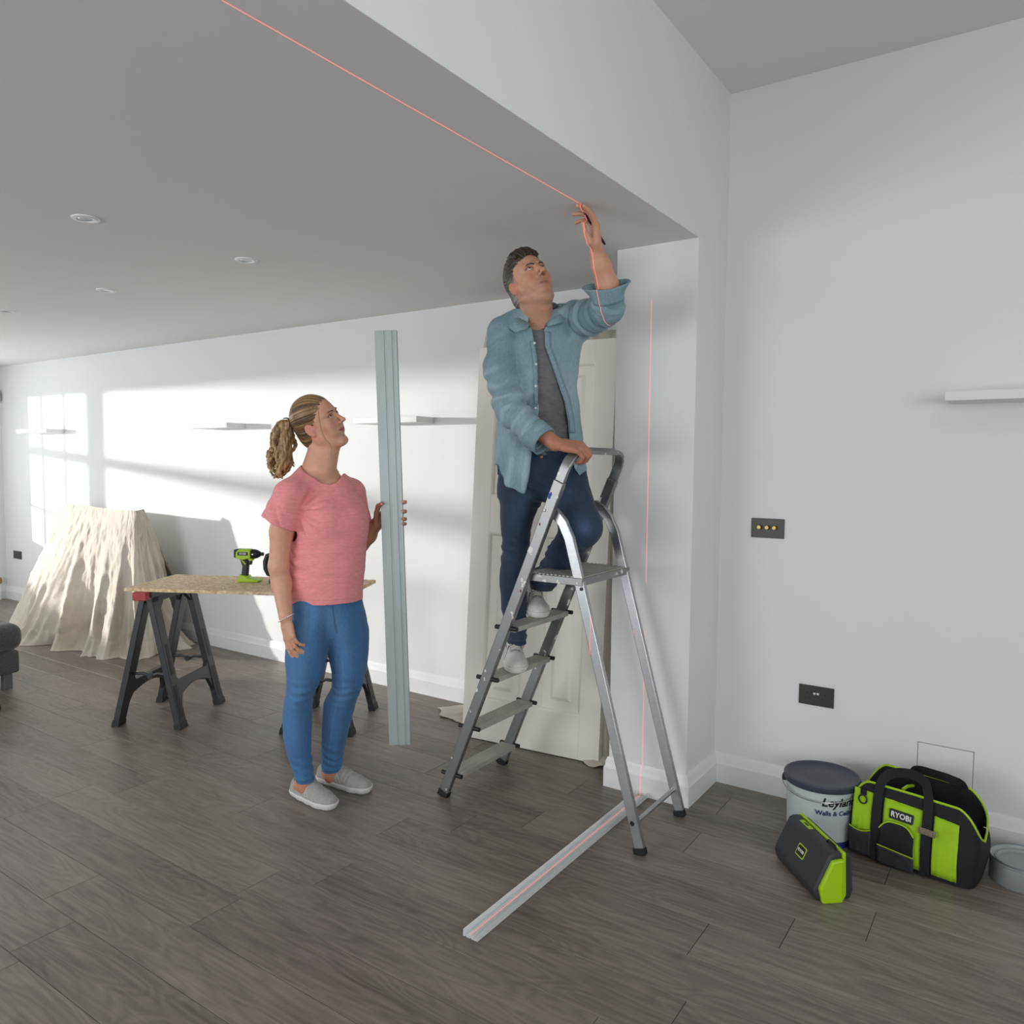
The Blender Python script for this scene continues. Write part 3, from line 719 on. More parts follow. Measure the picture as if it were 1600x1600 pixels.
# ------------------------------------------------------------------ black and lime hard case leaning by the bucket
t = thing('hard_case', 'black hard case with lime seam lying on edge before the paint bucket', 'case', (-.60, 2.83, 0))
cl = Vector((.655, -.755, 0)).normalized(); cw = Vector((-cl.y*-1, -cl.x, 0))
cw = Vector((-.755, -.655, 0)).normalized()   # towards the left face
def CP(a, b, d): return cl*d+cw*a+Vector((0, 0, b))
def case_sec(o=0): return [(.075+o, .006), (.085+o, .04), (.03+o*.6, .158+o), (.015, .165+o), (-.012, .165+o), (-.012, 0), (.06, 0)]
L0, L1 = -.155, .145
b = B(); b.prism(case_sec(), CP, L0, L1); b.build('lid_half', M_GRYF, t, bevel=.008, smooth=30)
b = B(); b.prism([(-.013, .168), (-.024, .168), (-.03, .02), (-.02, .0), (-.013, .0)][::-1], CP, L0-.002, L1+.004); b.build('seam_frame', M_LIME, t, bevel=.003, smooth=0)
b = B(); b.prism([(-.025, .158), (-.05, .15), (-.06, .03), (-.05, 0), (-.025, 0)][::-1], CP, L0+.004, L1-.006); b.build('base_half', M_GRYF, t, bevel=.006, smooth=0)
b = B(); b.prism([(.072, .05), (.028, .145), (-.012, .15), (-.012, .0), (.06, .0)], CP, L1-.002, L1+.018); b.build('end_panel', M_LIME, t, bevel=.006, smooth=0)
fa = (Vector((0, 0, .158))+cw*.03)-(Vector((0, 0, .04))+cw*.085); fa.normalize(); fn = fa.cross(cl); fn = -fn if fn.dot(cw) < 0 else fn
Mf = frame(CP(.0565, .101, .0)+fn*.0012, cl, fa, cl.cross(fa))
if (cl.cross(fa)).dot(cw) < 0: Mf = frame(CP(.0565, .101, .0)+fn*.0012, -cl, fa, (-cl).cross(fa))
b = B(); b.prism(rrect(.055, .042, .006), lambda a, c, d: Mf@Vector((a, c, d)), -.001, .0008); b.build('badge', M_LIME, t, smooth=0)
b = B(); b.prism(rrect(.047, .034, .004), lambda a, c, d: Mf@Vector((a, c, d)), .0, .0012); b.build('badge_field', M_BLKPRINT, t, smooth=0)
text('RYOBI', .0135, Mf@T(0, 0, .0016), M_WHITEP, t, bold=.0003)
b = B(); b.box((.004, -.0, 0), (.02, .001, .002)); 
Mt = frame(CP(.006, .1655, -.06), cl, cw*-1, Vector((0, 0, 1)))
B().box((-.04, -.009, -.001), (.03, .009, .001), Mt).build('top_label', M_LIME, t, smooth=0)
text('ONE+', .011, Mt@T(-.005, 0, .0012), M_BLKPRINT, t, bold=.0003)
B().tube([CP(-.005, .166, .06), CP(-.005, .174, .07), CP(-.005, .174, .11), CP(-.005, .166, .12)], .004, 8).build('latch', M_BLACK, t)

# ------------------------------------------------------------------ open tool bag
def tool_bag():
    t = thing('tool_bag', 'open lime and black tool bag standing by the right wall', 'bag', (-.318, 3.178, 0), math.radians(-9)); t.scale = (.92, .95, 1.04)
    Lh, Dh = .225, .115
    NU = 96
    def outline(u, z):
        # superellipse outline, pinched to the opening at the top
        a = 2*PI*u; k = max(0, (z-.08)/.2)
        lx = Lh+.008*math.sin(z*12); dy = Dh*(1-.22*k)
        e = .28
        cx, cy = math.cos(a), math.sin(a)
        return Vector((lx*math.copysign(abs(cx)**e, cx), dy*math.copysign(abs(cy)**e, cy), z))
    def topz(u):
        x = outline(u, .2).x/Lh
        y = outline(u, .2).y
        s = max(0, abs(x)-.72)/.28
        drop = .085*s**1.6*max(0, 1-abs(y)/(Dh*.95))**.5
        sag = .012*math.sin(PI*(x+1)/2)
        return .272-drop-(.02*s*s)+(.018 if y > 0 else 0)*(1-s)-(.012*(x > 0)*x)-sag*.3
    rows_ = []
    for i in range(22):
        v = i/21
        row = []
        for j in range(NU):
            u = j/NU; z = .004+(topz(u)-.004)*v
            p = outline(u, z); p.z = z
            n = Vector((p.x*.3, p.y, 0)).normalized()
            p += n*(.006*noise.noise(Vector((p.x*14, p.y*14, z*12)))+.01*math.sin(PI*v))
            row.append(p)
        rows_.append(row)
    inner = [[p*1 for p in r] for r in rows_]
    def inset(p, d): 
        n = Vector((p.x*.3, p.y, 0)).normalized(); return Vector(p)-n*d
    b = B(); b.grid(rows_+[[inset(p, .006)+Vector((0, 0, -.001)) for p in rows_[-1]]]+[[inset(p, .008) for p in r] for r in rows_[::-1][1:]], closed=True)
    n = len(b.v); b.f.append(tuple(range(n-NU, n))); b.f.append(tuple(range(NU))[::-1]); b.mi += [0, 0]
    body = b.build('body', M_BLKF, t, smooth=60)
    # zip piping round the mouth
    B().tube([p+Vector((0, 0, .002)) for p in rows_[-1]], .0042, 8, closed=True).build('zip_trim', M_LIME, t)
    B().box((-.006, -.004, 0), (.006, .004, .02), M=T(Lh+.008, 0, .172)).build('zip_pull', M_CHROME, t, bevel=.001, smooth=0)
    # point on the front face at length x and height z
    def front(x, z, off=.0):
        y = -Dh*(1-.22*max(0, (z-.08)/.2))
        y -= .01*math.sin(PI*min(1, z/.27))
        return Vector((x, y-off, z))
    def patch(name, x0, x1, zf0, zf1, m, off=.006, nx=14, nz=8, parent=t, solid=.004):
        rr = [[front(x0+(x1-x0)*i/nx, zf0(i/nx)+(zf1(i/nx)-zf0(i/nx))*k/nz, off+.004*noise.noise(Vector((i*.5, k*.5, x0*9)))) for i in range(nx+1)] for k in range(nz+1)]
        o = B().grid(rr).build(name, m, parent, smooth=60, solid=solid); return o
    ft = lambda z: (lambda s: z)
    patch('lime_panel', -.216, -.142, ft(.10), lambda s: .245-.006*s, M_LIMEF)
    patch('lime_panel', -.098, .045, ft(.02), lambda s: .236-.008*s, M_LIMEF)
    patch('lime_panel', .085, .172, ft(.02), lambda s: .222-.008*s, M_LIMEF)
    # pockets
    pk = patch('side_pocket', -.222, -.138, ft(.012), lambda s: .11-.01*math.sin(PI*s), M_GRYF, .014)
    B().tube([front(-.222+.084*i/12, .112-.01*math.sin(PI*i/12), .017) for i in range(13)], .0022, 6).build('pocket_piping', M_LIME, pk)
    arch = lambda s: .135+.032*(1-abs(2*s-1)**3.2)
    fp = patch('flap_pocket', -.105, .022, ft(.06), arch, M_BLKF, .02)
    B().tube([front(-.105+.127*i/24, arch(i/24), .023) for i in range(25)], .0026, 6).build('pocket_piping', M_LIME, fp)
    lp = patch('lower_pocket', -.108, .026, ft(.008), lambda s: .075-.012*s, M_GRYF, .024)
    B().tube([front(-.108+.134*i/12, .077-.012*i/12, .027) for i in range(13)], .002, 6).build('pocket_piping', M_LIME, lp)
    # webbing handles: up the front, over, and the same at the back
    def strap(pts, w=.036, th=.0035, name='handle'):
        P = [Vector(p) for p in pts]; sm = []
        for i in range(len(P)-1):
            a, bq, c, d = P[max(i-1, 0)], P[i], P[i+1], P[min(i+2, len(P)-1)]
            for k in range(6):
                f = k/6; sm.append(.5*((2*bq)+(-a+c)*f+(2*a-5*bq+4*c-d)*f*f+(-a+3*bq-3*c+d)*f**3))
        sm.append(P[-1]); return sm
    b = B(); b.sweep(strap([front(-.12, .01, .014), front(-.12, .13, .016), front(-.12, .24, .016), (-.115, -.098, .285), (-.09, -.075, .315), (-.03, -.06, .328), (.03, -.065, .318), (.055, -.09, .28), front(.064, .225, .018), front(.064, .12, .016), front(.064, .01, .014)]),
        [(-.0018, -.017), (.0018, -.017), (.0018, .017), (-.0018, .017)], (0, -1, .02)); b.build('handle', M_BLKF, t, smooth=50)
    b = B(); b.sweep(strap([(-.06, .098, .24), (-.05, .088, .29), (-.02, .06, .312), (.04, .045, .316), (.10, .05, .31), (.135, .075, .29), (.14, .096, .24)]),
        [(-.0018, -.015), (.0018, -.015), (.0018, .015), (-.0018, .015)], (0, 1, .02)); b.build('handle', M_BLKF, t, smooth=50)
    # ring and tab
    b = B(); c = front(-.178, .212, .012); b.tube([c+Vector((.0155*math.cos(a), -.002, .0155*math.sin(a))) for a in [2*PI*k/24 for k in range(24)]], .0028, 8, closed=True); b.build('ring', M_BLACK, t)
    B().box((-.012, -.002, 0), (.012, .002, .02), M=T(*front(-.178, .226, .01))).build('ring_tab', M_BLKF, t, smooth=0)
    # badge
    c = front(-.03, .190, .012); tn = Vector((1, 0, -.045)).normalized(); upv = Vector((.045, .10, 1)).normalized(); nv = tn.cross(upv)
    Mb = frame(c, tn, upv, nv)
    b = B(); b.prism(rrect(.088, .034, .005), lambda a, q, d: Mb@Vector((a, q, d)), -.004, .002); b.build('badge', M_BLKPRINT, t, smooth=0)
    text('RYOBI', .026, Mb@T(0, 0, .0028), M_WHITEP, t, bold=.0006, spacing=1.04)
    # buckle on the strap
    c = front(.068, .168, .024); Mk = frame(c, tn, upv, nv)
    b = B(); b.box((-.03, -.011, -.003), (.03, .011, .002), Mk).box((-.024, -.007, .0), (-.004, .007, .004), Mk).box((.004, -.007, 0), (.022, .007, .005), Mk)
    b.build('buckle', mat('bronzed_metal_buckle', '#8a7e70', .35, metal=.8), t, bevel=.0015, smooth=0)
    # inner pocket lip seen through the mouth
    B().sweep([(-.05, -.05, .262), (-.04, -.02, .268), (-.03, .02, .262)], [(-.004, -.004), (.004, -.004), (.004, .004), (-.004, .004)], (0, 0, 1)).build('divider_trim', M_LIME, t, smooth=0)
tool_bag()

# ------------------------------------------------------------------ paint tin lid at the lower right
t = thing('paint_tin', 'small grey paint tin with steel rim at the lower right corner', 'tin', (.01, 3.235, 0))
B().lathe([(.10, 0), (.102, .003), (.102, .072), (.1055, .075), (.1055, .081), (.10, .083), (.096, .078), (.09, .070), (.086, .069)], 56, cap=False).build('can', mat('tin_body_grey', '#a2a8aa', .35, metal=.4), t, smooth=40)
B().lathe([(.088, .068), (.084, .076), (.078, .077), (.072, .070), (.001, .0705)], 56, cap=False).build('lid', mat('tin_lid_grey', '#999fa1', .4, metal=.3), t, smooth=40)
B().lathe([(.10, .081), (.1035, .0865), (.107, .081)], 56, cap=False).build('rim', mat('tin_rim_grey', '#6c767c', .35, metal=.5), t, smooth=60)

# ================================================================== people
FPX = 1211.16
RV = np.array([math.cos(yaw), math.sin(yaw), 0.]); FH = np.array([-math.sin(yaw), math.cos(yaw), 0.]); UZ = np.array([0., 0., 1.])
_RM = np.array([list(_right), list(_down), list(_f)])
def V(px, py, h):
    "point seen at (px,py) of the photograph, at horizontal distance h in front of the camera"
    d = np.array([(px-800)/FPX, (py-800)/FPX, 1.])@_RM
    return np.array([0, 0, CAM_H])+d*(h/(d@FH))
def nrm(v): v = np.asarray(v, float); return v/np.linalg.norm(v)

class Field:
    "signed-distance grid: tapered limbs and lofts are blended in it and skinned as one surface"
    def __init__(s, lo, hi, res, fine=()):
        s.ax = []
        for i in range(3):
            if i == 2 and fine:
                z = lo[2]; a = []
                while z < hi[2]:
                    a.append(z); r = res
                    for z0, z1, rr in fine:
                        if z0 <= z <= z1: r = rr
                    z += r
                s.ax.append(np.array(a))
            else: s.ax.append(np.arange(lo[i], hi[i], res if np.isscalar(res) else res[i]))
        s.f = np.full([len(a) for a in s.ax], .15, np.float32); s.vox = res
    def win(s, lo, hi):
        sl = []
        for i in range(3):
            a = int(np.searchsorted(s.ax[i], lo[i])); b = int(np.searchsorted(s.ax[i], hi[i]))
            if b <= a: return None, None
            sl.append(slice(a, b))
        P = (s.ax[0][sl[0]][:, None, None].astype(np.float32), s.ax[1][sl[1]][None, :, None].astype(np.float32), s.ax[2][sl[2]][None, None, :].astype(np.float32))
        return tuple(sl), P
    def put(s, lo, hi, fn, k=.01, op='u'):
        pad = k+3*s.vox
        sl, P = s.win(np.asarray(lo)-pad, np.asarray(hi)+pad)
        if sl is None: return s
        d = fn(P).astype(np.float32); f = s.f[sl]
        if op == 'u':
            h = np.clip(.5+.5*(f-d)/k, 0, 1); s.f[sl] = f+(d-f)*h-k*h*(1-h)
        elif op == 's':
            d = -d; h = np.clip(.5-.5*(f-d)/k, 0, 1); s.f[sl] = f+(d-f)*h+k*h*(1-h)
        return s
    def cone(s, a, b, ra, rb, k=.01, flat=None, op='u'):
        a = np.asarray(a, float); b = np.asarray(b, float); r = max(ra, rb)
        ba = b-a
        def fn(P):
            q = [P[i]-a[i] for i in range(3)]; bb = ba.copy(); sc = 1
            if flat is not None:
                n, fl = nrm(flat[0]), flat[1]
                c = q[0]*n[0]+q[1]*n[1]+q[2]*n[2]; q = [q[i]+n[i]*c*(1/fl-1) for i in range(3)]
                bb = bb+n*(bb@n)*(1/fl-1); sc = min(1, (fl+1)/2)
            h = np.clip((q[0]*bb[0]+q[1]*bb[1]+q[2]*bb[2])/max(bb@bb, 1e-9), 0, 1)
            return (np.sqrt((q[0]-h*bb[0])**2+(q[1]-h*bb[1])**2+(q[2]-h*bb[2])**2)-(ra+(rb-ra)*h))*sc
        return s.put(np.minimum(a, b)-r, np.maximum(a, b)+r, fn, k, op)
    def chain(s, pts, rad, k=.01, flat=None, op='u'):
        for i in range(len(pts)-1): s.cone(pts[i], pts[i+1], rad[i], rad[i+1], k, flat, op)
        return s
    def ell(s, c, r, M=None, k=.01, op='u'):
        c = np.asarray(c, float); r = np.asarray(r, float); M = np.eye(3) if M is None else np.asarray(M, float); R = r.max()
        ext = np.sqrt(((M*r)**2).sum(1))
        def fn(P):
            q = [P[i]-c[i] for i in range(3)]
            l = [q[0]*M[0, j]+q[1]*M[1, j]+q[2]*M[2, j] for j in range(3)]
            k0 = np.sqrt((l[0]/r[0])**2+(l[1]/r[1])**2+(l[2]/r[2])**2); k1 = np.sqrt((l[0]/r[0]**2)**2+(l[1]/r[1]**2)**2+(l[2]/r[2]**2)**2)
            return k0*(k0-1)/np.maximum(k1, 1e-6)
        return s.put(c-ext, c+ext, fn, k, op)
    def loft(s, rows, k=.015, inset=0, op='u', e=2.0, cap=True, dh=0):
        "rows of (py, left px, right px, half depth, h): horizontal ovals stacked into a trunk or leg"
        kn = []
        for py, xl, xr, b, h in rows:
            h = h+dh; c = V((xl+xr)/2, py, h); kn.append((c[2], c[0], c[1], (xr-xl)/2*h/FPX-inset, b-inset))
        kn = np.array(sorted(kn)); z = s.ax[2]
        zz = np.linspace(kn[0, 0], kn[-1, 0], 160); w = np.hanning(15); w /= w.sum()
        it = []
        for j in range(1, 5):
            y = np.interp(zz, kn[:, 0], kn[:, j]); y = np.convolve(np.concatenate([2*y[0]-y[7:0:-1], y, 2*y[-1]-y[-2:-9:-1]]), w, 'valid'); it.append(y)
        R = max(it[2].max(), it[3].max())
        def fn(P):
            Z = P[2]; g = [np.interp(Z.ravel(), zz, y)[None, None, :] for y in it]
            dx, dy = P[0]-g[0], P[1]-g[1]
            u = dx*RV[0]+dy*RV[1]; v = dx*FH[0]+dy*FH[1]
            q = (np.abs(u/g[2])**e+np.abs(v/g[3])**e)**(1/e)
            d = (q-1)*np.minimum(g[2], g[3])*.9
            if cap: d = np.maximum(d, np.maximum(zz[0]-Z, Z-zz[-1]))
            return d
        return s.put((it[0].min()-R, it[1].min()-R, zz[0]), (it[0].max()+R, it[1].max()+R, zz[-1]), fn, k, op)
    def plane(s, c, n, lo=None, hi=None, k=.004):
        "keep what lies on the negative side of the plane"
        c = np.asarray(c, float); n = nrm(n)
        lo = [a[0] for a in s.ax] if lo is None else lo; hi = [a[-1]+1 for a in s.ax] if hi is None else hi
        sl, P = s.win(lo, hi)
        d = (P[0]-c[0])*n[0]+(P[1]-c[1])*n[1]+(P[2]-c[2])*n[2]
        s.f[sl] = np.maximum(s.f[sl], d); return s
    def cutpoly(s, pts, h, h0, h1):
        "cut away a prism whose outline is given in the upright plane at distance h, from distance h0 to h1"
        Q = np.array([[V(x, y, h)@RV, V(x, y, h)[2]] for x, y in pts])
        X, Y, Z = s.ax[0][:, None, None], s.ax[1][None, :, None], s.ax[2][None, None, :]
        iz0, iz1 = np.searchsorted(s.ax[2], [Q[:, 1].min()-.02, Q[:, 1].max()+.02])
        Z = Z[:, :, iz0:iz1]
        u = (X*RV[0]+Y*RV[1])+0*Z; d2 = np.full(u.shape, 1e9, np.float32); ins = np.zeros(u.shape, bool); Zb = Z+0*u
        n = len(Q)
        for i in range(n):
            a, b = Q[i], Q[(i+1) % n]; e = b-a; wx, wz = u-a[0], Zb-a[1]
            t = np.clip((wx*e[0]+wz*e[1])/(e@e), 0, 1); d2 = np.minimum(d2, (wx-e[0]*t)**2+(wz-e[1]*t)**2)
            if abs(e[1]) > 1e-9:
                c = ((a[1] <= Zb) != (b[1] <= Zb)) & (wx < e[0]*(Zb-a[1])/e[1]); ins ^= c
        d = np.where(ins, -np.sqrt(d2), np.sqrt(d2))
        hh = X*FH[0]+Y*FH[1]+0*Z
        d = np.maximum(d, np.maximum(h0-hh, hh-h1))
        s.f[:, :, iz0:iz1] = np.maximum(s.f[:, :, iz0:iz1], -d); return s
    def merge(s, o, k=.01):
        h = np.clip(.5+.5*(s.f-o.f)/k, 0, 1); s.f = s.f+(o.f-s.f)*h-k*h*(1-h); return s
    def like(s):
        o = Field.__new__(Field); o.ax = s.ax; o.vox = s.vox; o.f = np.full(s.f.shape, .15, np.float32); return o
    def shell(s, t):
        s.f = np.maximum(s.f, -(s.f+t)); return s
    def mesh(s):
        f = s.f; ins = f < 0
        def c(a, i, j, k): return a[i:a.shape[0]-1+i, j:a.shape[1]-1+j, k:a.shape[2]-1+k]
        n8 = np.zeros([q-1 for q in f.shape], np.uint8)
        for i in (0, 1):
            for j in (0, 1):
                for k in (0, 1): n8 += c(ins, i, j, k)
        act = (n8 > 0) & (n8 < 8); I = np.argwhere(act); del n8
        vid = np.full(act.shape, -1, np.int32); vid[act] = np.arange(len(I))
        pos = np.zeros((len(I), 3)); cnt = np.zeros(len(I))
        for ax in range(3):
            o = [q for q in range(3) if q != ax]
            for a in (0, 1):
                for b in (0, 1):
                    A = I.copy(); A[:, o[0]] += a; A[:, o[1]] += b; Bv = A.copy(); Bv[:, ax] += 1
                    fa = f[A[:, 0], A[:, 1], A[:, 2]]; fb = f[Bv[:, 0], Bv[:, 1], Bv[:, 2]]
                    m = (fa < 0) != (fb < 0); t = fa[m]/(fa[m]-fb[m])
                    p = np.stack([s.ax[q][A[m, q]] for q in range(3)], 1); p[:, ax] += t*(s.ax[ax][Bv[m, ax]]-s.ax[ax][A[m, ax]])
                    pos[m] += p; cnt[m] += 1
        pos /= cnt[:, None]
        quads = []
        for ax in range(3):
            o = [(ax+1) % 3, (ax+2) % 3]
            sl0 = [slice(None)]*3; sl1 = [slice(None)]*3; sl0[ax] = slice(0, -1); sl1[ax] = slice(1, None)
            a, b = ins[tuple(sl0)], ins[tuple(sl1)]
            E = np.argwhere(a != b); E = E[(E[:, o[0]] > 0) & (E[:, o[1]] > 0) & (E[:, o[0]] < f.shape[o[0]]-1) & (E[:, o[1]] < f.shape[o[1]]-1)]
            fl = a[E[:, 0], E[:, 1], E[:, 2]]
            def vv(d0, d1):
                q = E.copy(); q[:, o[0]] -= d0; q[:, o[1]] -= d1; return vid[q[:, 0], q[:, 1], q[:, 2]]
            Q = np.stack([vv(1, 1), vv(0, 1), vv(0, 0), vv(1, 0)], 1)
            Q[~fl] = Q[~fl][:, ::-1]; quads.append(Q)
        Q = np.concatenate(quads); Q = Q[(Q >= 0).all(1)]
        return pos, Q

def smooth_verts(pos, Q, it=1, lam=.5):
    for _ in range(it):
        acc = np.zeros_like(pos); cnt = np.zeros(len(pos))
        for a, b in ((0, 1), (1, 2), (2, 3), (3, 0)):
            for x, y in ((a, b), (b, a)):
                for d in range(3): acc[:, d] += np.bincount(Q[:, x], pos[Q[:, y], d], len(pos))
                cnt += np.bincount(Q[:, x], minlength=len(pos))
        pos = pos+lam*(acc/np.maximum(cnt, 1)[:, None]-pos)
    return pos
_rg = np.random.default_rng(5); _LAT = _rg.random((33, 33, 33)).astype(np.float32)*2-1
_LAT[-1] = _LAT[0]; _LAT[:, -1] = _LAT[:, 0]; _LAT[:, :, -1] = _LAT[:, :, 0]
def vnoise(p, s=1., seed=0):
    q = np.asarray(p)*s+np.array([seed*3.7+11.3, seed*5.1+7.9, seed*1.3+5.7]); i = np.floor(q); f = q-i; f = f*f*(3-2*f); i = i.astype(int) % 32
    r = 0
    for a in (0, 1):
        for b in (0, 1):
            for c in (0, 1):
                w = (f[:, 0] if a else 1-f[:, 0])*(f[:, 1] if b else 1-f[:, 1])*(f[:, 2] if c else 1-f[:, 2])
                r = r+w*_LAT[i[:, 0]+a, i[:, 1]+b, i[:, 2]+c]
    return r
def vnormals(pos, Q):
    n = np.cross(pos[Q[:, 2]]-pos[Q[:, 0]], pos[Q[:, 3]]-pos[Q[:, 1]]); o = np.zeros_like(pos)
    for k in range(4):
        for d in range(3): o[:, d] += np.bincount(Q[:, k], n[:, d], len(pos))
    return o/np.maximum(np.linalg.norm(o, axis=1), 1e-9)[:, None]
def obj_np(name, pos, Q, m, parent=None, col=None, smooth=True):
    me = bpy.data.meshes.new(name); nv, nq = len(pos), len(Q)
    me.vertices.add(nv); me.vertices.foreach_set('co', np.asarray(pos, np.float32).ravel())
    me.loops.add(nq*4); me.loops.foreach_set('vertex_index', Q.astype(np.int32).ravel())
    me.polygons.add(nq); me.polygons.foreach_set('loop_start', np.arange(0, nq*4, 4, dtype=np.int32))
    me.polygons.foreach_set('use_smooth', np.full(nq, smooth)); me.update(calc_edges=True); me.validate()
    me.materials.append(m)
    if col is not None:
        at = me.attributes.new('tone', 'FLOAT_COLOR', 'POINT'); c4 = np.ones((nv, 4), np.float32); c4[:, :3] = col; at.data.foreach_set('color', c4.ravel())
    o = bpy.data.objects.new(name, me); COL.objects.link(o)
    if parent:
        o.parent = parent; o.matrix_parent_inverse = wm(parent).inverted()
    return o
def tone_mat(name, rough=.55, sss=0, bump=0, scale=400, sheen=0, spec=.4, aniso=None, weave=None, var=.0, vscale=60, stretch=None):
    m = bpy.data.materials.new(name); m.use_nodes = True; nt = m.node_tree; b = nt.nodes['Principled BSDF']; N = nt.nodes.new; L = nt.links.new
    a = N('ShaderNodeAttribute'); a.attribute_name = 'tone'; src = a.outputs['Color']
    tc = N('ShaderNodeTexCoord'); co = tc.outputs['Object']
    if stretch:
        mp = N('ShaderNodeMapping'); mp.inputs['Scale'].default_value = stretch; L(co, mp.inputs[0]); co = mp.outputs[0]
    if var:
        n = N('ShaderNodeTexNoise'); n.inputs['Scale'].default_value = vscale; n.inputs['Detail'].default_value = 4; L(co, n.inputs['Vector'])
        r = N('ShaderNodeMapRange'); r.inputs[1].default_value = .3; r.inputs[2].default_value = .7; r.inputs[3].default_value = 1-var; r.inputs[4].default_value = 1+var; L(n.outputs[0], r.inputs[0])
        x = N('ShaderNodeMix'); x.data_type = 'RGBA'; x.blend_type = 'MULTIPLY'; x.inputs[0].default_value = 1; L(src, x.inputs[6]); L(r.outputs[0], x.inputs[7]); src = x.outputs[2]
    L(src, b.inputs['Base Color']); b.inputs['Roughness'].default_value = rough; b.inputs['Specular IOR Level'].default_value = spec; b.inputs['Sheen Weight'].default_value = sheen
    if sss:
        b.inputs['Subsurface Weight'].default_value = sss; b.inputs['Subsurface Radius'].default_value = (1, .35, .2); b.inputs['Subsurface Scale'].default_value = .006
    if bump:
        n = N('ShaderNodeTexNoise'); n.inputs['Scale'].default_value = scale; n.inputs['Detail'].default_value = 3; L(co, n.inputs['Vector'])
        bp = N('ShaderNodeBump'); bp.inputs['Strength'].default_value = bump; bp.inputs['Distance'].default_value = .003; L(n.outputs[0], bp.inputs['Height']); L(bp.outputs[0], b.inputs['Normal'])
    return m
def rgb(h): return np.array(lin(h)[:3])
def mixc(a, b, t): t = np.clip(t, 0, 1)[:, None]; return a*(1-t)+b*t
def sstep(a, b, x): t = np.clip((x-a)/(b-a), 0, 1); return t*t*(3-2*t)

M_SKIN = tone_mat('skin', .48, sss=.12, bump=.05, scale=350, var=.05, vscale=45)
M_HAIR = tone_mat('hair', .42, spec=.5)
M_CLOTH = tone_mat('knitted_cotton', .85, bump=.15, scale=500, sheen=.15, var=.07, vscale=160, stretch=(1, 1, 3))
M_SLUB = tone_mat('slub_cotton', .85, bump=.15, scale=500, sheen=.15, var=.09, vscale=45, stretch=(1, 1, 4.5))
M_DENIM = tone_mat('denim', .85, bump=.2, scale=450, sheen=.1, var=.13, vscale=130, stretch=(2.2, 2.2, .5))
M_SCLERA = mat('eye_white', '#d9d4ce', .15); M_IRIS_B = mat('blue_iris', '#46565e', .1); M_IRIS_D = mat('brown_iris', '#3f2b1e', .1); M_PUPIL = mat('pupil', '#050505', .05)

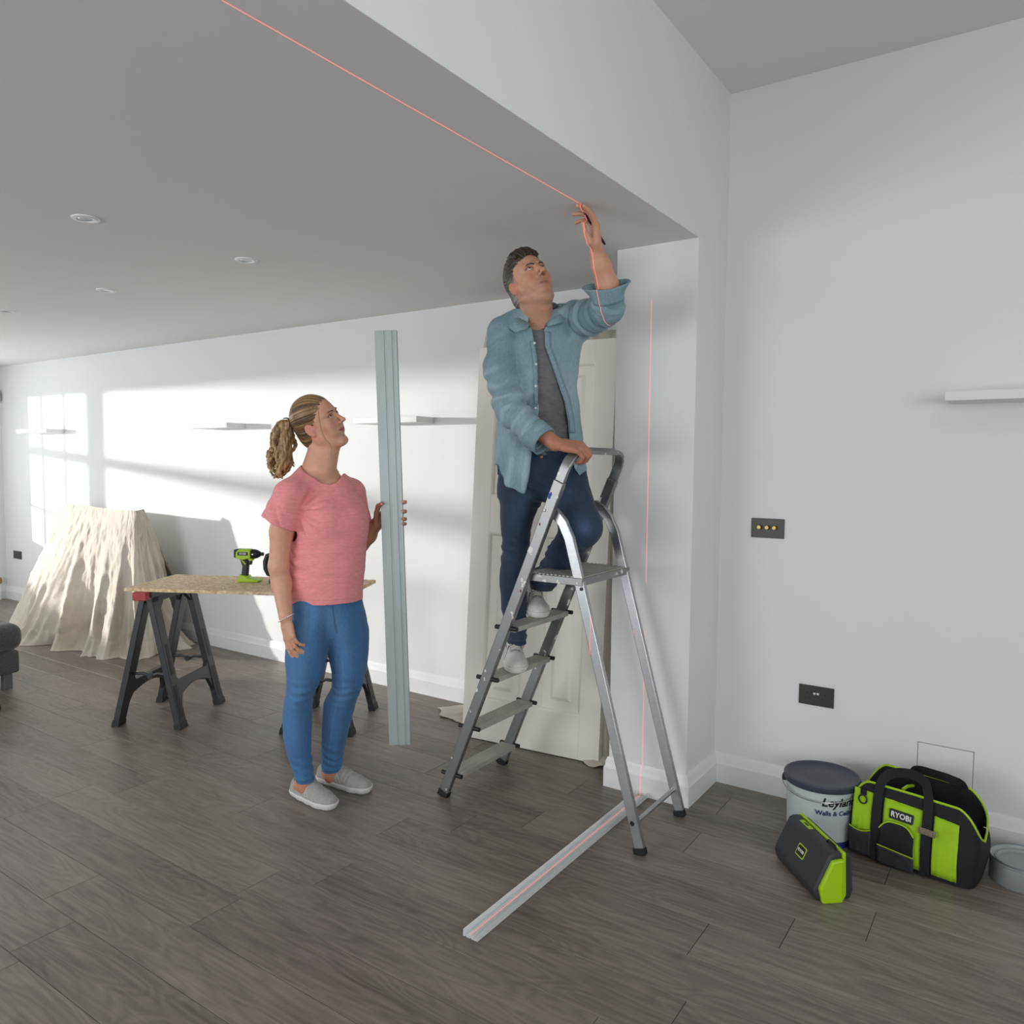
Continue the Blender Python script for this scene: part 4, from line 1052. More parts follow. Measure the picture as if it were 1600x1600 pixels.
class Head:
    "head in its own axes: x to the person's right, y forward, z up, origin between the ears"
    def __init__(s, o, M, sc=1., female=False): s.o = np.asarray(o, float); s.M = np.asarray(M, float); s.sc = sc; s.fem = female
    def p(s, x, y, z): return s.o+s.M@(np.array([x, y, z])*s.sc)
    def loc(s, P): return (np.asarray(P)-s.o)@s.M/s.sc
    def e(s, F, c, r, k=.01, op='u', rot=None): F.ell(s.p(*c), np.array(r)*s.sc, s.M if rot is None else s.M@rot, k, op)
    def c(s, F, a, b, ra, rb, k=.01, op='u', flat=None): F.cone(s.p(*a), s.p(*b), ra*s.sc, rb*s.sc, k, None if flat is None else (s.M@np.array(flat[0]), flat[1]), op)
    def sculpt(s, F):
        f = s.fem
        s.e(F, (0, -.012, .048), (.073, .094, .088), .01)
        s.e(F, (0, .02, .03), (.066, .068, .082), .02)
        s.e(F, (0, .038, -.03), (.054 if f else .053, .05, .070), .025)
        jw = .046 if f else .0485
        for q in (-1, 1):
            s.c(F, (q*jw, .0, -.048), (q*.016, .068, -.090), .021, .017, .02)
            s.c(F, (q*(jw+.006), -.01, -.005), (q*jw, .0, -.05), .018, .02, .02)
            s.e(F, (q*(.041 if f else .039), .062, -.008), (.021 if f else .017, .019 if f else .017, .02), .018)
            s.e(F, (q*.034, .064, -.036), (.018 if f else .014, .016 if f else .014, .021), .018)
            s.c(F, (q*.014, .086, .044), (q*.046, .066, .045), .009 if not f else .007, .008 if not f else .007, .012)
        s.e(F, (0, .069, -.090), (.021, .017, .016 if f else .020), .015)
        s.e(F, (0, .076, -.042), (.030, .019, .022), .012)
        for q in (-1, 1):
            s.e(F, (q*.031, .093, .026), (.0175, .013, .0125), .010, 's')
        # nose
        s.c(F, (0, .085, .034), (0, .112, -.003), .0072 if f else .0085, .0088 if f else .0098, .007)
        s.e(F, (0, .1155, -.007), (.0092 if f else .0108, .0100, .0082 if f else .009), .006)
        for q in (-1, 1):
            s.e(F, (q*.0115, .099, -.012), (.0068 if f else .008, .0105, .0072), .005)
            s.e(F, (q*.006, .107, -.0175), (.0034, .0055, .003), .002, 's')
        # lids around the eyeball
        for q in (-1, 1):
            s.e(F, (q*.031, .0745, .027), (.0150, .0142, .0138), .004)
            a = .0118
            rot = np.array([[math.cos(q*.06), 0, -math.sin(q*.06)], [0, 1, 0], [math.sin(q*.06), 0, math.cos(q*.06)]])
            s.e(F, (q*.0312, .0905, .0272), (a*1.06, .010, .0066 if not f else .0080), .0012, 's', rot)
        # mouth
        mw = .026 if f else .025
        for q in (-1, 1):
            s.c(F, (0, .0915, -.0390), (q*mw, .0790, -.0385 if f else -.0425), .0050 if f else .0036, .0020, .005)
            s.c(F, (0, .0905, -.0485), (q*(mw-.004), .080, -.0420 if f else -.0455), .0060 if f else .0044, .0022, .005)
            s.c(F, (0, .0970, -.0434), (q*(mw+.001), .0830, -.0436+(.0048 if f else 0)), .0017, .0015, .0016, 's')
        s.e(F, (0, .0965, -.063), (.018, .008, .006), .006, 's')
        # ears
        for q in (-1, 1):
            an = q*.35; rot = np.array([[math.cos(an), -math.sin(an), 0], [math.sin(an), math.cos(an), 0], [0, 0, 1]])
            t = .22; rot2 = np.array([[1, 0, 0], [0, math.cos(t), -math.sin(t)], [0, math.sin(t), math.cos(t)]])
            s.e(F, (q*.0745, -.012, .004), (.0075, .0165, .028), .006, 'u', rot@rot2)
            s.e(F, (q*.0835, -.008, .008), (.005, .0085, .0165), .004, 's', rot@rot2)
            s.e(F, (q*.0725, -.002, -.02), (.006, .008, .009), .004)
    def tones(s, P, base, lip, blush, stubble=None):
        L = s.loc(P); x, y, z = L.T; col = np.repeat(base[None], len(P), 0)
        inface = (y > .02) & (np.abs(z) < .16) & (np.abs(x) < .09)
        b = np.exp(-(((np.abs(x)-.043)/.02)**2+((z+.012)/.02)**2))*(y > .03); col = mixc(col, blush, .45*b)
        b = np.exp(-((x/.012)**2+((z+.006)/.014)**2+((y-.11)/.012)**2)); col = mixc(col, blush, .4*b)
        b = ((np.abs(x) > .066) & (np.abs(z) < .05) & (np.abs(y+.01) < .035)); col = mixc(col, blush, .55*b)
        if stubble is not None:
            n = vnoise(P, 500, 2)*.25+.75
            zz = sstep(-.02, -.05, z+.25*np.maximum(0, .06-y)*-1)*(y > -.03)*sstep(-.125, -.095, z+.04*(y < .03))*(np.abs(x) < .08)
            st = zz*n*(1-.6*sstep(.018, .0, np.abs(z+.07)+np.abs(x)*.2-.0))
            must = np.exp(-((np.abs(x)-.012)/.016)**2-((z+.027)/.007)**2)*(y > .07)
            col = mixc(col, stubble, np.clip(.30*st+.30*must*n, 0, .4))
        mw = .0245
        lipm = sstep(1.15, .8, np.sqrt((x/mw)**2+((z+.0438-(5.5*x**2 if s.fem else 0))/.0098)**2))*(y > .078); col = mixc(col, lip, (.85 if s.fem else .5)*lipm)
        ln = sstep(1.2, .5, np.sqrt((x/(mw+.001))**2+((z+.0436-(6.5*x**2 if s.fem else 0))/.0016)**2))*(y > .075); col = mixc(col, lip*.35, .8*ln)
        nos = np.exp(-((np.abs(x)-.006)/.0035)**2-((z+.0165)/.004)**2)*(y > .092); col = mixc(col, lip*.25, .8*nos)
        for q in (-1, 1):  # lash line and lid tone
            d = np.sqrt(((x-q*.031)/.0138)**2+((z-.0272)/(.0088 if s.fem else .0076))**2); col = mixc(col, lip*.18, .9*np.exp(-((d-1.0)/.24)**2)*(y > .07)*sstep(-.004, .002, z-.0262))
            col = mixc(col, blush*.8, .25*np.exp(-((d-1.5)/.5)**2)*(y > .07))
        return col
    def eyes(s, parent, iris, look=(0, 1, 0)):
        lk = nrm(s.M@np.array(look))
        for q in (-1, 1):
            c = s.p(q*.031, .0735, .027); r = .0125*s.sc
            a = nrm(np.cross(lk, [0, 0, 1])); b = np.cross(a, lk); v = []; f = []; mi = []
            ths = [0, .14, .2, .3, .40, .47, .52, .8, 1.2, 1.7, 2.3, 3.1]; S = 20
            for th in ths:
                for k in range(S):
                    ph = 2*PI*k/S; v.append(c+r*(lk*math.cos(th)+(a*math.cos(ph)+b*math.sin(ph))*math.sin(th)))
            for i in range(len(ths)-1):
                for k in range(S): f.append((i*S+k, i*S+(k+1) % S, (i+1)*S+(k+1) % S, (i+1)*S+k)); mi.append(2 if ths[i] < .19 else 1 if ths[i] < .45 else 0)
            g = B(); g.v = [tuple(p) for p in v]; g.f = f; g.mi = mi
            o = g.build('eye', [M_SCLERA, iris, M_PUPIL], None, smooth=80); o.parent = parent; o.matrix_parent_inverse = wm(parent).inverted()
    def brows(s, F, thick=.004):
        for q in (-1, 1):
            dz = 0 if s.fem else -.0035; pts = [(.012, .0945, .042+dz), (.022, .0930, .0465+dz), (.034, .0872, .0475+dz), (.046, .0750, .043+dz)]; rr = [thick, thick*1.1, thick*.85, thick*.4]
            for i in range(3):
                a, b = pts[i], pts[i+1]; s.c(F, (q*a[0], a[1], a[2]), (q*b[0], b[1], b[2]), rr[i], rr[i+1], .002)

def hand(F, wrist, d, palm, sc=1., curl=((.3, .4, .3),)*4, thumb=None, spread=.05, left=False, rw=.024):
    """wrist point, d towards the knuckles, palm = direction the palm faces. curl = bends of index, middle, ring, little.
    thumb: (side angle, lift towards palm, bend)"""
    d = nrm(d); n = nrm(np.asarray(palm)-d*(np.asarray(palm)@d)); l = np.cross(n, d)  # l: towards the thumb for a right hand
    if left: l = -l
    def P(a, b, c): return np.asarray(wrist)+(d*a+l*b+n*c)*sc
    offs = [.029, .0095, -.010, -.028]; kn = [.088, .092, .087, .078]; ph = [(.043, .026, .021), (.047, .03, .022), (.043, .028, .021), (.034, .021, .019)]
    rad = [.0092, .0095, .009, .008]
    F.cone(P(-.01, 0, 0), P(.03, .004, 0), rw*sc, .025*sc, .012, (n, .75))
    F.cone(P(.035, .012, .002), P(.075, .012, .0), .022*sc, .020*sc, .012, (n, .62)); F.cone(P(.035, -.012, .002), P(.07, -.014, .0), .022*sc, .018*sc, .012, (n, .62))
    tips = []
    for i in range(4):
        a = P(kn[i], offs[i], -.002); F.cone(P(.02, offs[i]*.55, 0), a, .0125*sc, .0108*sc, .008)
        dd = nrm(d+l*spread*(1.5-i)/1.5); nn = n.copy(); r = rad[i]*sc; p = a; ang = 0
        for j in range(3):
            ang += curl[i][j] if i < len(curl) else .3
            v = dd*math.cos(ang)+nn*math.sin(ang); q = p+v*ph[i][j]*sc
            F.cone(p, q, r*(1.06-.07*j), r*(.99-.08*j), .0035); p = q
        tips.append((p, v, r*.8))
    if thumb is None: thumb = [(.045, .038, .012), (.078, .044, .02), (.104, .04, .024)]
    pts = [P(.012, .018, .006)]+[P(*t) for t in thumb]
    F.cone(pts[0], pts[1], .0165*sc, .0125*sc, .012); F.cone(pts[1], pts[2], .0118*sc, .0105*sc, .004); F.cone(pts[2], pts[3], .0102*sc, .0082*sc, .003)
    F.cone(P(.03, .022, .004), P(.055, .025, .004), .014*sc, .011*sc, .012)
    tips.append((pts[3], nrm(pts[3]-pts[2]), .0082*sc))
    return tips, n
def nails(parent, tips, up, m, lift=.55):
    for p, v, r in tips:
        u = nrm(up-v*(np.asarray(up)@v)) if abs(np.asarray(up)@v) < .95 else nrm(np.cross(v, [1, .2, .1])); w = np.cross(v, u)
        c = p+u*r*.72+v*r*.25; g = B(); rows_ = []
        for i in range(4):
            row = []
            for j in range(5):
                a = (j-2)/2; b = -1+2*i/3
                row.append(tuple(c+w*a*r*.72+v*b*r*.85-u*(a*a*.38+max(0, b)**2*.25)*r+u*r*.12))
            rows_.append(row)
        g.grid(rows_); o = g.build('fingernail', m, None, smooth=80, solid=.0008); o.parent = parent; o.matrix_parent_inverse = wm(parent).inverted()
M_NAIL = mat('nail', '#d9aa9c', .25)

# ------------------------------------------------------------------ the woman
def woman():
    HW = 3.34
    V0 = globals()['V']
    def V(x, y, h): return V0(x, y, h-.10)
    root = thing('person', 'woman in pink t-shirt and blue skinny jeans looking up, holding the metal track', 'person', tuple(np.array([*(V0(505, 1245, HW)[:2]), 0])))
    SK = rgb('#d9a488'); LIP = rgb('#b35f5a'); BL = rgb('#d98878')
    RHEAD = np.array([[.1131, .955, -.2742], [-.943, .0163, -.3324], [-.3129, .2962, .9024]])
    a_ = math.radians(14); RHEAD = np.array([[math.cos(a_), -math.sin(a_), 0], [math.sin(a_), math.cos(a_), 0], [0, 0, 1]])@RHEAD
    HD = Head(V(500.5, 666, 3.42), RHEAD, 1.0, True)
    # ---- body
    F = Field((-3.0, 1.98, -.0), (-2.05, 2.85, 1.86), .0036, fine=((1.42, 1.86, .0028), (.55, .85, .003)))
    HD.sculpt(F)
    nb = V(497, 728, 3.44)
    F.chain([HD.p(0, -.035, -.03), HD.p(0, -.03, -.075), nb], [.055, .051, .064], .02)
    F.cone(HD.p(0, .01, -.085), V(506, 735, 3.42), .04, .05, .03)
    shR, shL = V(453, 776, 3.31), V(549, 772, 3.57)
    F.cone(V(493, 738, 3.45), V(461, 774, 3.34), .044, .044, .03); F.cone(V(503, 739, 3.46), V(541, 770, 3.55), .044, .044, .03)
    torso = [(738, 470, 530, .06, 3.45), (760, 452, 548, .085, 3.45), (800, 458, 562, .11, 3.44), (835, 462, 566, .12, 3.42), (870, 464, 562, .11, 3.42), (905, 462, 560, .11, 3.43), (945, 470, 554, .10, 3.45), (970, 480, 545, .09, 3.45)]
    F.loft(torso, .03, .012, dh=-.10)
    # right arm hanging, left arm bent to the track
    elR, wrR = V(435.5, 885, 3.33), V(446.5, 964, 3.27)
    F.chain([shR, V(440, 830, 3.33), elR], [.054, .047, .040], .02); F.chain([elR, V(440, 912, 3.335), wrR], [.0405, .0405, .0275], .02)
    elL, wrL = V(556, 862, 3.66), V(588, 819, 3.555)
    F.chain([shL, V(553, 820, 3.62), elL], [.05, .044, .037], .02); F.chain([elL, V(575, 836, 3.60), wrL], [.038, .037, .026], .02)
    dR = nrm(V(454, 1003, 3.265)-wrR)
    palmR = nrm(.55*FH+.75*RV*.6)
    tR, nR = hand(F, wrR+dR*.012, dR, FH*.80+RV*.55, .90, curl=((.10, .22, .15), (.2, .3, .2), (.3, .35, .25), (.4, .4, .3)), thumb=[(.045, .038, .010), (.078, .046, .016), (.102, .045, .020)], rw=.027)
    # left hand behind the track, finger ends round its right edge, thumb on its left
    hL = nrm(V(612, 800, 3.545)-wrL)
    F.cone(wrL, V(604, 802, 3.525), .026, .026, .015, (FH, .7)); F.cone(V(592, 818, 3.54), V(606, 812, 3.53), .022, .022, .012, (FH, .7)); tL = []
    for y, r in ((784, .0088), (798.5, .009), (810.5, .0085), (818, .0075)):
        c_ = [V(606, y+5, 3.525), V(623, y+3, 3.525), V(633, y+.5, 3.495), V(629.5, y, 3.452)]
        F.chain(c_, [r*1.1, r*1.05, r, r*.85], .003); tL.append((c_[3], nrm(c_[3]-c_[2]), r*.85))
    c_ = [V(588, 818, 3.535), V(588.5, 802, 3.50), V(591, 791, 3.475), V(596.5, 787, 3.445)]
    F.chain(c_, [.016, .0118, .0108, .009], .005); tL.append((c_[3], nrm(c_[3]-c_[2]), .009))
    # legs under the jeans and feet in the shoes
    jr = [(922, 458, 536, .115, 3.44), (945, 455, 536, .122, 3.43), (965, 451, 530, .125, 3.42), (985, 449, 520, .122, 3.41), (1005, 447, 515, .112, 3.395), (1025, 446, 511, .10, 3.385), (1050, 448, 507, .092, 3.375), (1074, 449, 496, .078, 3.365), (1094, 443.6, 489, .075, 3.37), (1116, 441.7, 487, .076, 3.38), (1149, 443.6, 486, .072, 3.385), (1176, 449, 485, .060, 3.38), (1204, 458, 488.5, .045, 3.375), (1222, 463, 491, .042, 3.37)]
    jl = [(922, 484, 563, .115, 3.47), (945, 486, 567, .122, 3.47), (965, 495, 572, .125, 3.475), (985, 506, 577, .122, 3.48), (1005, 512, 576.5, .112, 3.48), (1025, 514, 574.5, .10, 3.475), (1050, 519, 572, .092, 3.47), (1074, 519, 566, .08, 3.47), (1094, 507, 558, .076, 3.49), (1116, 504, 552, .076, 3.51), (1149, 503, 543, .072, 3.525), (1176, 503, 537, .060, 3.525), (1196, 502.5, 534, .046, 3.525), (1206, 503, 534, .044, 3.525)]
    F.loft(jr, .02, .01, dh=-.10); F.loft(jl, .02, .01, dh=-.10)
    hRf, tRf = np.array([-2.672, 2.226, .0]), np.array([-2.404, 2.216, .0]); hLf, tLf = np.array([-2.700, 2.393, 0]), np.array([-2.394, 2.420, 0])
    for (a, b, ank) in ((hRf, tRf, V(477, 1228, 3.372)), (hLf, tLf, V(518, 1212, 3.527))):
        d = b-a; F.cone(ank, a+d*.22+UZ*.055, .031, .034, .015); F.cone(a+d*.22+UZ*.05, a+d*.62+UZ*.04, .033, .03, .015); F.cone(ank, a+d*.42+UZ*.058, .03, .03, .015)
    pos, Q = F.mesh(); pos = smooth_verts(pos, Q, 1, .4)
    L = HD.loc(pos); isf = (np.abs(L) < .2).all(1)
    col = np.repeat(SK[None], len(pos), 0); col[isf] = HD.tones(pos[isf], SK, LIP, BL)
    zz = pos[:, 2]; col = mixc(col, rgb('#a8694f'), .55*(zz < .2)); 
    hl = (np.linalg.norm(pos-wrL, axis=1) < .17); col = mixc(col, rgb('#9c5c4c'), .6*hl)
    body = obj_np('body', pos, Q, M_SKIN, root, col)
    HD.eyes(root, M_IRIS_D, (0, .97, .22))
    nails(root, tR[:2]+tR[4:], -nR, M_NAIL); nails(root, tL[1:3]+tL[4:], -FH+RV*.3, M_NAIL)
    # ---- t-shirt
    S = Field((-3.0, 1.98, .74), (-2.05, 2.85, 1.50), .0042)
    S.loft([(722, 478, 524, .065, 3.455), (738, 462, 536, .08, 3.455), (757, 448, 552, .10, 3.45), (790, 452, 567, .125, 3.44), (815, 456, 572, .138, 3.43), (840, 456, 573.5, .140, 3.43), (870, 453, 571.5, .133, 3.43), (905, 451, 568.5, .133, 3.44), (940, 452, 567, .138, 3.45), (950, 452, 567, .138, 3.45)], .02, dh=-.10)
    S.cone(V(490, 741, 3.45), V(454, 772, 3.32), .052, .062, .03); S.cone(V(505, 741, 3.46), V(547, 768, 3.56), .052, .058, .03)
    S2 = S.like(); S2.cone(V(454, 772, 3.32), V(431, 830, 3.315), .060, .088, .01); S3 = S.like(); S3.cone(V(549, 770, 3.57), V(556, 822, 3.62), .060, .074, .02)
    S.ell(V(507, 812, 3.345), (.075, .064, .072), None, .06); S.ell(V(547, 811, 3.41), (.058, .07, .07), None, .06)
    inner = S.like(); inner.f = S.f.copy(); inner.merge(S2, .02); inner.merge(S3, .02); inner.f += .007
    S.plane(V(505, 938, 3.44), -UZ+RV*.012)                        # hem
    S2.plane(V(436, 818, 3.31), nrm(-UZ*.9-RV*.42)); S3.plane(V(556, 826, 3.62), -UZ)
    S.merge(S2, .022); S.merge(S3, .02)
    S.f = np.maximum(S.f, -inner.f)
    S.cutpoly([(440, 690), (452, 712), (464, 724), (472, 731), (484, 740.5), (502.5, 752), (513, 756), (521, 756.5), (528, 753), (532, 746), (533, 736), (530, 722), (530, 690)], 3.30, 2.6, 3.9)
    S.cone(V(497, 730, 3.45), V(497, 690, 3.45), .045, .07, .004, None, 's')
    S.cutpoly([(455, 912), (457.5, 941), (450, 945), (449, 920)], 3.30, 2.8, 3.34)
    pos, Q = S.mesh(); nn = vnormals(pos, Q)
    u = pos@RV; v = pos@FH; z = pos[:, 2]; c0 = V(505, 850, 3.4)
    fold = .0045*vnoise(np.stack([u*7+z*5, v*7, z*9-u*3], 1), 1, 1)+.0022*vnoise(np.stack([u*17+z*14, v*14, z*22-u*9], 1), 1, 2)
    # drag lines fanning from the right armpit and gathers at the waist
    ap = V(466, 800, 3.32); r = pos-ap; du, dz = r@RV, r[:, 2]; ang = np.arctan2(dz, du); rad_ = np.hypot(du, dz)
    fan = np.sin(ang*11+1)*np.exp(-((rad_-.08)/.07)**2)*sstep(0, .04, du)*(v < 3.36); fold += .0055*fan
    wv = V(452, 880, 3.36); r = pos-wv; rad_ = np.sqrt(((r@RV)/.09)**2+(r[:, 2]/.07)**2); fold += .006*np.sin(r[:, 2]*120+(r@RV)*38+2*vnoise(pos, 6, 4))*np.exp(-rad_**2)*(v < 3.4)
    slv = sstep(c0@RV-.10, c0@RV-.15, u)*sstep(V(436, 822, 3.3)[2]-.05, V(436, 822, 3.3)[2]-.02, z)*sstep(V(445, 775, 3.3)[2]+.03, V(445, 785, 3.3)[2], z); fold += slv*.004*np.sin(u*75+z*30)
    pos = pos+nn*fold[:, None]; pos = smooth_verts(pos, Q, 1, .35)
    PK = rgb('#f0989a'); col = np.repeat(PK[None], len(pos), 0)
    sl = vnoise(np.stack([u*14+z*8, v*14, z*120], 1), 1, 3); col = col*(1+.05*sl[:, None])
    hemz = V(505, 931, 3.44)[2]; col = np.where(((z < hemz+.004) & (z > hemz+.001))[:, None], col*.88, col)
    obj_np('tshirt', pos, Q, M_SLUB, root, col)
    # ---- jeans
    J = Field((-2.95, 2.0, .02), (-2.05, 2.8, 1.02), .0042)
    J.loft([(922, 462, 559, .113, 3.452), (945, 465, 559, .118, 3.45), (968, 470, 556, .118, 3.45), (990, 484, 545, .10, 3.45), (1004, 500, 530, .07, 3.45)], .02, dh=-.10)
    J.loft(jr, .006, dh=-.10); J.loft(jl, .006, dh=-.10)
    J.cutpoly([(509, 1300), (512.5, 1020), (514, 1300)], 3.4, 2.5, 4) if False else None
    for (py, px, h, nn_) in ((1220.5, 477, 3.37, -UZ+RV*.02), ):
        J.plane(V(px, py, h), nn_, lo=(-3, 2.0, 0), hi=(-2, 2.318, .4))
    J.plane(V(518, 1204, 3.525), -UZ, lo=(-3, 2.318, 0), hi=(-2, 3, .4))
    pos, Q = J.mesh(); nn = vnormals(pos, Q); u = pos@RV; v = pos@FH; z = pos[:, 2]
    f = .0022*vnoise(np.stack([u*9, v*9, z*14], 1), 1, 6)+.0012*vnoise(np.stack([u*22, v*22, z*40], 1), 1, 7)
    for (px, py, h, w) in ((472, 1078, 3.33, 1.), (540, 1080, 3.44, .7), (478, 1195, 3.35, .8), (520, 1180, 3.5, .8)):
        q = pos-V(px, py, h); f += w*.0030*np.sin(q[:, 2]*170+(q@RV)*28+4*vnoise(pos, 13, 4))*np.exp(-((q[:, 2]/.055)**2+((q@RV)/.08)**2))
    pos = pos+nn*f[:, None]; pos = smooth_verts(pos, Q, 1, .3)
    BJ = rgb('#40709f'); wash = rgb('#7aa3c8')
    col = np.repeat(BJ[None], len(pos), 0)
    cR = np.array([V((a+b)/2, y, h) for y, a, b, d, h in jr]); t = np.interp(z, cR[::-1, 2], (cR@RV)[::-1]); tl = np.array([V((a+b)/2, y, h) for y, a, b, d, h in jl]); t2 = np.interp(z, tl[::-1, 2], (tl@RV)[::-1])
    dd = np.minimum(np.abs(u-t), np.abs(u-t2)); wsh = np.exp(-(dd/.045)**2)*(.5+.5*vnoise(pos, 8, 3)); col = mixc(col, wash, .33*wsh*sstep(.1, .5, z))
    k = .5+.5*vnoise(np.stack([u*30, v*30, z*8], 1), 1, 9); col = col*(.9+.2*k[:, None])
    for (zc, hh) in ((V(477, 1215, 3.37)[2], 0), (V(518, 1199, 3.525)[2], 1)):
        m_ = (np.abs(z-zc) < .002) & ((v < 3.35) if hh == 0 else (v > 3.35)); col = np.where(m_[:, None], col*.6, col)
    # side and inner seams
    sm = np.abs(u-(t2-.006-.05*np.maximum(0, z-.55)))+(v > 3.50)*9+(u < 0)*0; 
    col = mixc(col, rgb('#6d8fb0'), .5*np.exp(-(((u-(t2-.004))/.0022)**2))*(v < 3.375)*(z < .62)*(z > .06))
    fl = np.exp(-(((u-(V(519, 940, 3.33)@RV)+.12*(z-.85))/.0025)**2))*(z > .74)*(v < 3.3); col = mixc(col, BJ*.45, .8*fl)
    obj_np('jeans', pos, Q, M_DENIM, root, col)
    # ---- hair
    Hf = Field(tuple(HD.o-np.array([.42, .34, .36])), tuple(HD.o+np.array([.2, .2, .2])), .003)
    HD.e(Hf, (0, -.016, .052), (.0795, .0985, .0915), .01)
    HD.e(Hf, (0, -.045, -.005), (.070, .066, .068), .02)
    HD.e(Hf, (0, -.055, -.04), (.050, .045, .045), .02)
    # face and ears left free
    HD.e(Hf, (0, .111, .010), (.087, .072, .110), .004, 's')
    HD.e(Hf, (0, .054, -.066), (.14, .078, .074), .006, 's')
    for q in (-1, 1): HD.e(Hf, (q*.088, -.010, .000), (.028, .026, .036), .004, 's')
    HD.e(Hf, (0, .035, -.115), (.1, .1, .06), .005, 's')
    pos, Q = Hf.mesh(); nn = vnormals(pos, Q); L = HD.loc(pos)
    pb = np.array([0, -.118, .055]); d = L-pb; ang = np.arctan2(d[:, 0], d[:, 2]-.25*d[:, 1]*0); rr = np.linalg.norm(d, axis=1)
    st = .9*vnoise(np.stack([ang*16, rr*5, 0*rr], 1), 1, 2)+.8*vnoise(np.stack([ang*38, rr*7, 0*rr], 1), 1, 5)
    pos = pos+nn*(.0015*st)[:, None]*np.clip(rr/.04, 0, 1)[:, None]
    D0, D1, D2 = rgb('#54402a'), rgb('#8c6c45'), rgb('#c6a674')
    s1 = vnoise(np.stack([ang*13, rr*9, 0*rr], 1), 1, 7); s2 = vnoise(np.stack([ang*45, rr*12, 0*rr], 1), 1, 8)
    tt = np.clip(.42+.40*s1+.45*s2+2.2*(L[:, 2]-.04), 0, 1)
    col = mixc(np.repeat(D0[None], len(pos), 0), D1, sstep(.1, .55, tt)); col = mixc(col, D2, .8*sstep(.6, 1.05, tt))
    obj_np('hair', pos, Q, M_HAIR, root, col)
    # ponytail
    Pf = Field(tuple(V(455, 700, 3.46)-np.array([.24, .2, .24])), tuple(V(455, 700, 3.46)+np.array([.22, .2, .22])), .0026)
    base = HD.p(0, -.112, .056); rp = random.Random(4)
    spine = [base, V(448, 660, 3.45), V(443, 678, 3.455), V(441, 700, 3.455), V(438, 720, 3.45), V(436, 736, 3.44), V(435, 748, 3.43)]
    wid = [.014, .030, .040, .046, .048, .042, .026]
    cen = []
    for li in range(64):
        ph = rp.uniform(0, 2*PI); rad_ = math.sqrt(rp.random()); w = rp.uniform(1.2, 2.4); p0 = rp.uniform(0, 6); pts = []
        stop = rp.uniform(.72, 1.0); amp = rp.uniform(.004, .013)
        for k in range(17):
            s_ = k/16*stop*(len(spine)-1); i = min(int(s_), len(spine)-2); f_ = s_-i; c = spine[i]*(1-f_)+spine[i+1]*f_; wd = wid[i]*(1-f_)+wid[i+1]*f_
            t_ = k/16
            off = (RV*math.cos(ph)+FH*math.sin(ph))*wd*rad_+(RV*math.sin(w*7*t_+p0)+FH*math.cos(w*6*t_+p0))*amp*t_*1.4
            pts.append(c+off)
        cen.append(pts); r0 = rp.uniform(.0065, .0105)
        Pf.chain(pts, [r0*(1-.65*(k/16)**2.2) for k in range(17)], .0035)
    pos, Q = Pf.mesh()
    nn = vnormals(pos, Q); pos = pos+nn*(.0016*vnoise(pos*np.array([1, 1, .12]), 330, 3)+.0016*vnoise(pos*np.array([1, 1, .2]), 160, 6))[:, None]
    C = np.concatenate([np.array(c) for c in cen]); ids = np.repeat(np.arange(len(cen)), 17)
    best = np.full(len(pos), 9.); bi = np.zeros(len(pos), int)
    for a in range(len(C)):
        d2 = ((pos-C[a])**2).sum(1); m_ = d2 < best; best[m_] = d2[m_]; bi[m_] = ids[a]
    tn = np.random.default_rng(2).random(len(cen))[bi]; z = pos[:, 2]; zt = base[2]
    tt = tn*.55+.45*vnoise(pos*np.array([1, 1, .12]), 260, 3)+.15+1.0*(zt-z)
    col = mixc(np.repeat(D0[None], len(pos), 0), D1, sstep(.0, .5, tt)); col = mixc(col, D2, .85*sstep(.5, 1.0, tt))
    obj_np('ponytail', pos, Q, M_HAIR, root, col)
    b = B(); c = Vector(HD.p(0, -.112, .056)); ax = Vector(nrm(spine[1]-base)); a1 = ax.orthogonal().normalized(); a2 = ax.cross(a1)
    b.tube([c+(a1*math.cos(k*PI/8)+a2*math.sin(k*PI/8))*.015 for k in range(16)], .005, 8, closed=True)
    b.tube([c+Vector(HD.M@np.array([0, -.004, .012])), c+Vector(HD.M@np.array([0, -.02, .026])), c+Vector(HD.M@np.array([0.004, -.034, .03]))], [.004, .003, .002], 8)
    o = b.build('hair_tie', mat('brown_hair_tie', '#4a3a28', .7), None); o.parent = root; o.matrix_parent_inverse = wm(root).inverted()
    b = B(); b.tube([Vector(HD.p(*q)) for q in ((.060, .062, .075), (.071, .055, .045), (.0745, .047, .01), (.0745, .040, -.02), (.071, .038, -.05), (.066, .045, -.075), (.062, .04, -.1), (.06, .022, -.122))], [.0016, .0018, .0017, .0016, .0015, .0014, .0012, .0006], 6)
    o = b.build('loose_strand', mat('blonde_strand', '#b08d5c', .5), None); o.parent = root; o.matrix_parent_inverse = wm(root).inverted()
    Bf = Field(tuple(HD.o-.16), tuple(HD.o+.16), .002); HD.brows(Bf, .0026); p_, q_ = Bf.mesh(); obj_np('eyebrows', p_, q_, M_HAIR, root, np.repeat(rgb('#6a4a34')[None], len(p_), 0))
    # ---- shoes
    _V = V
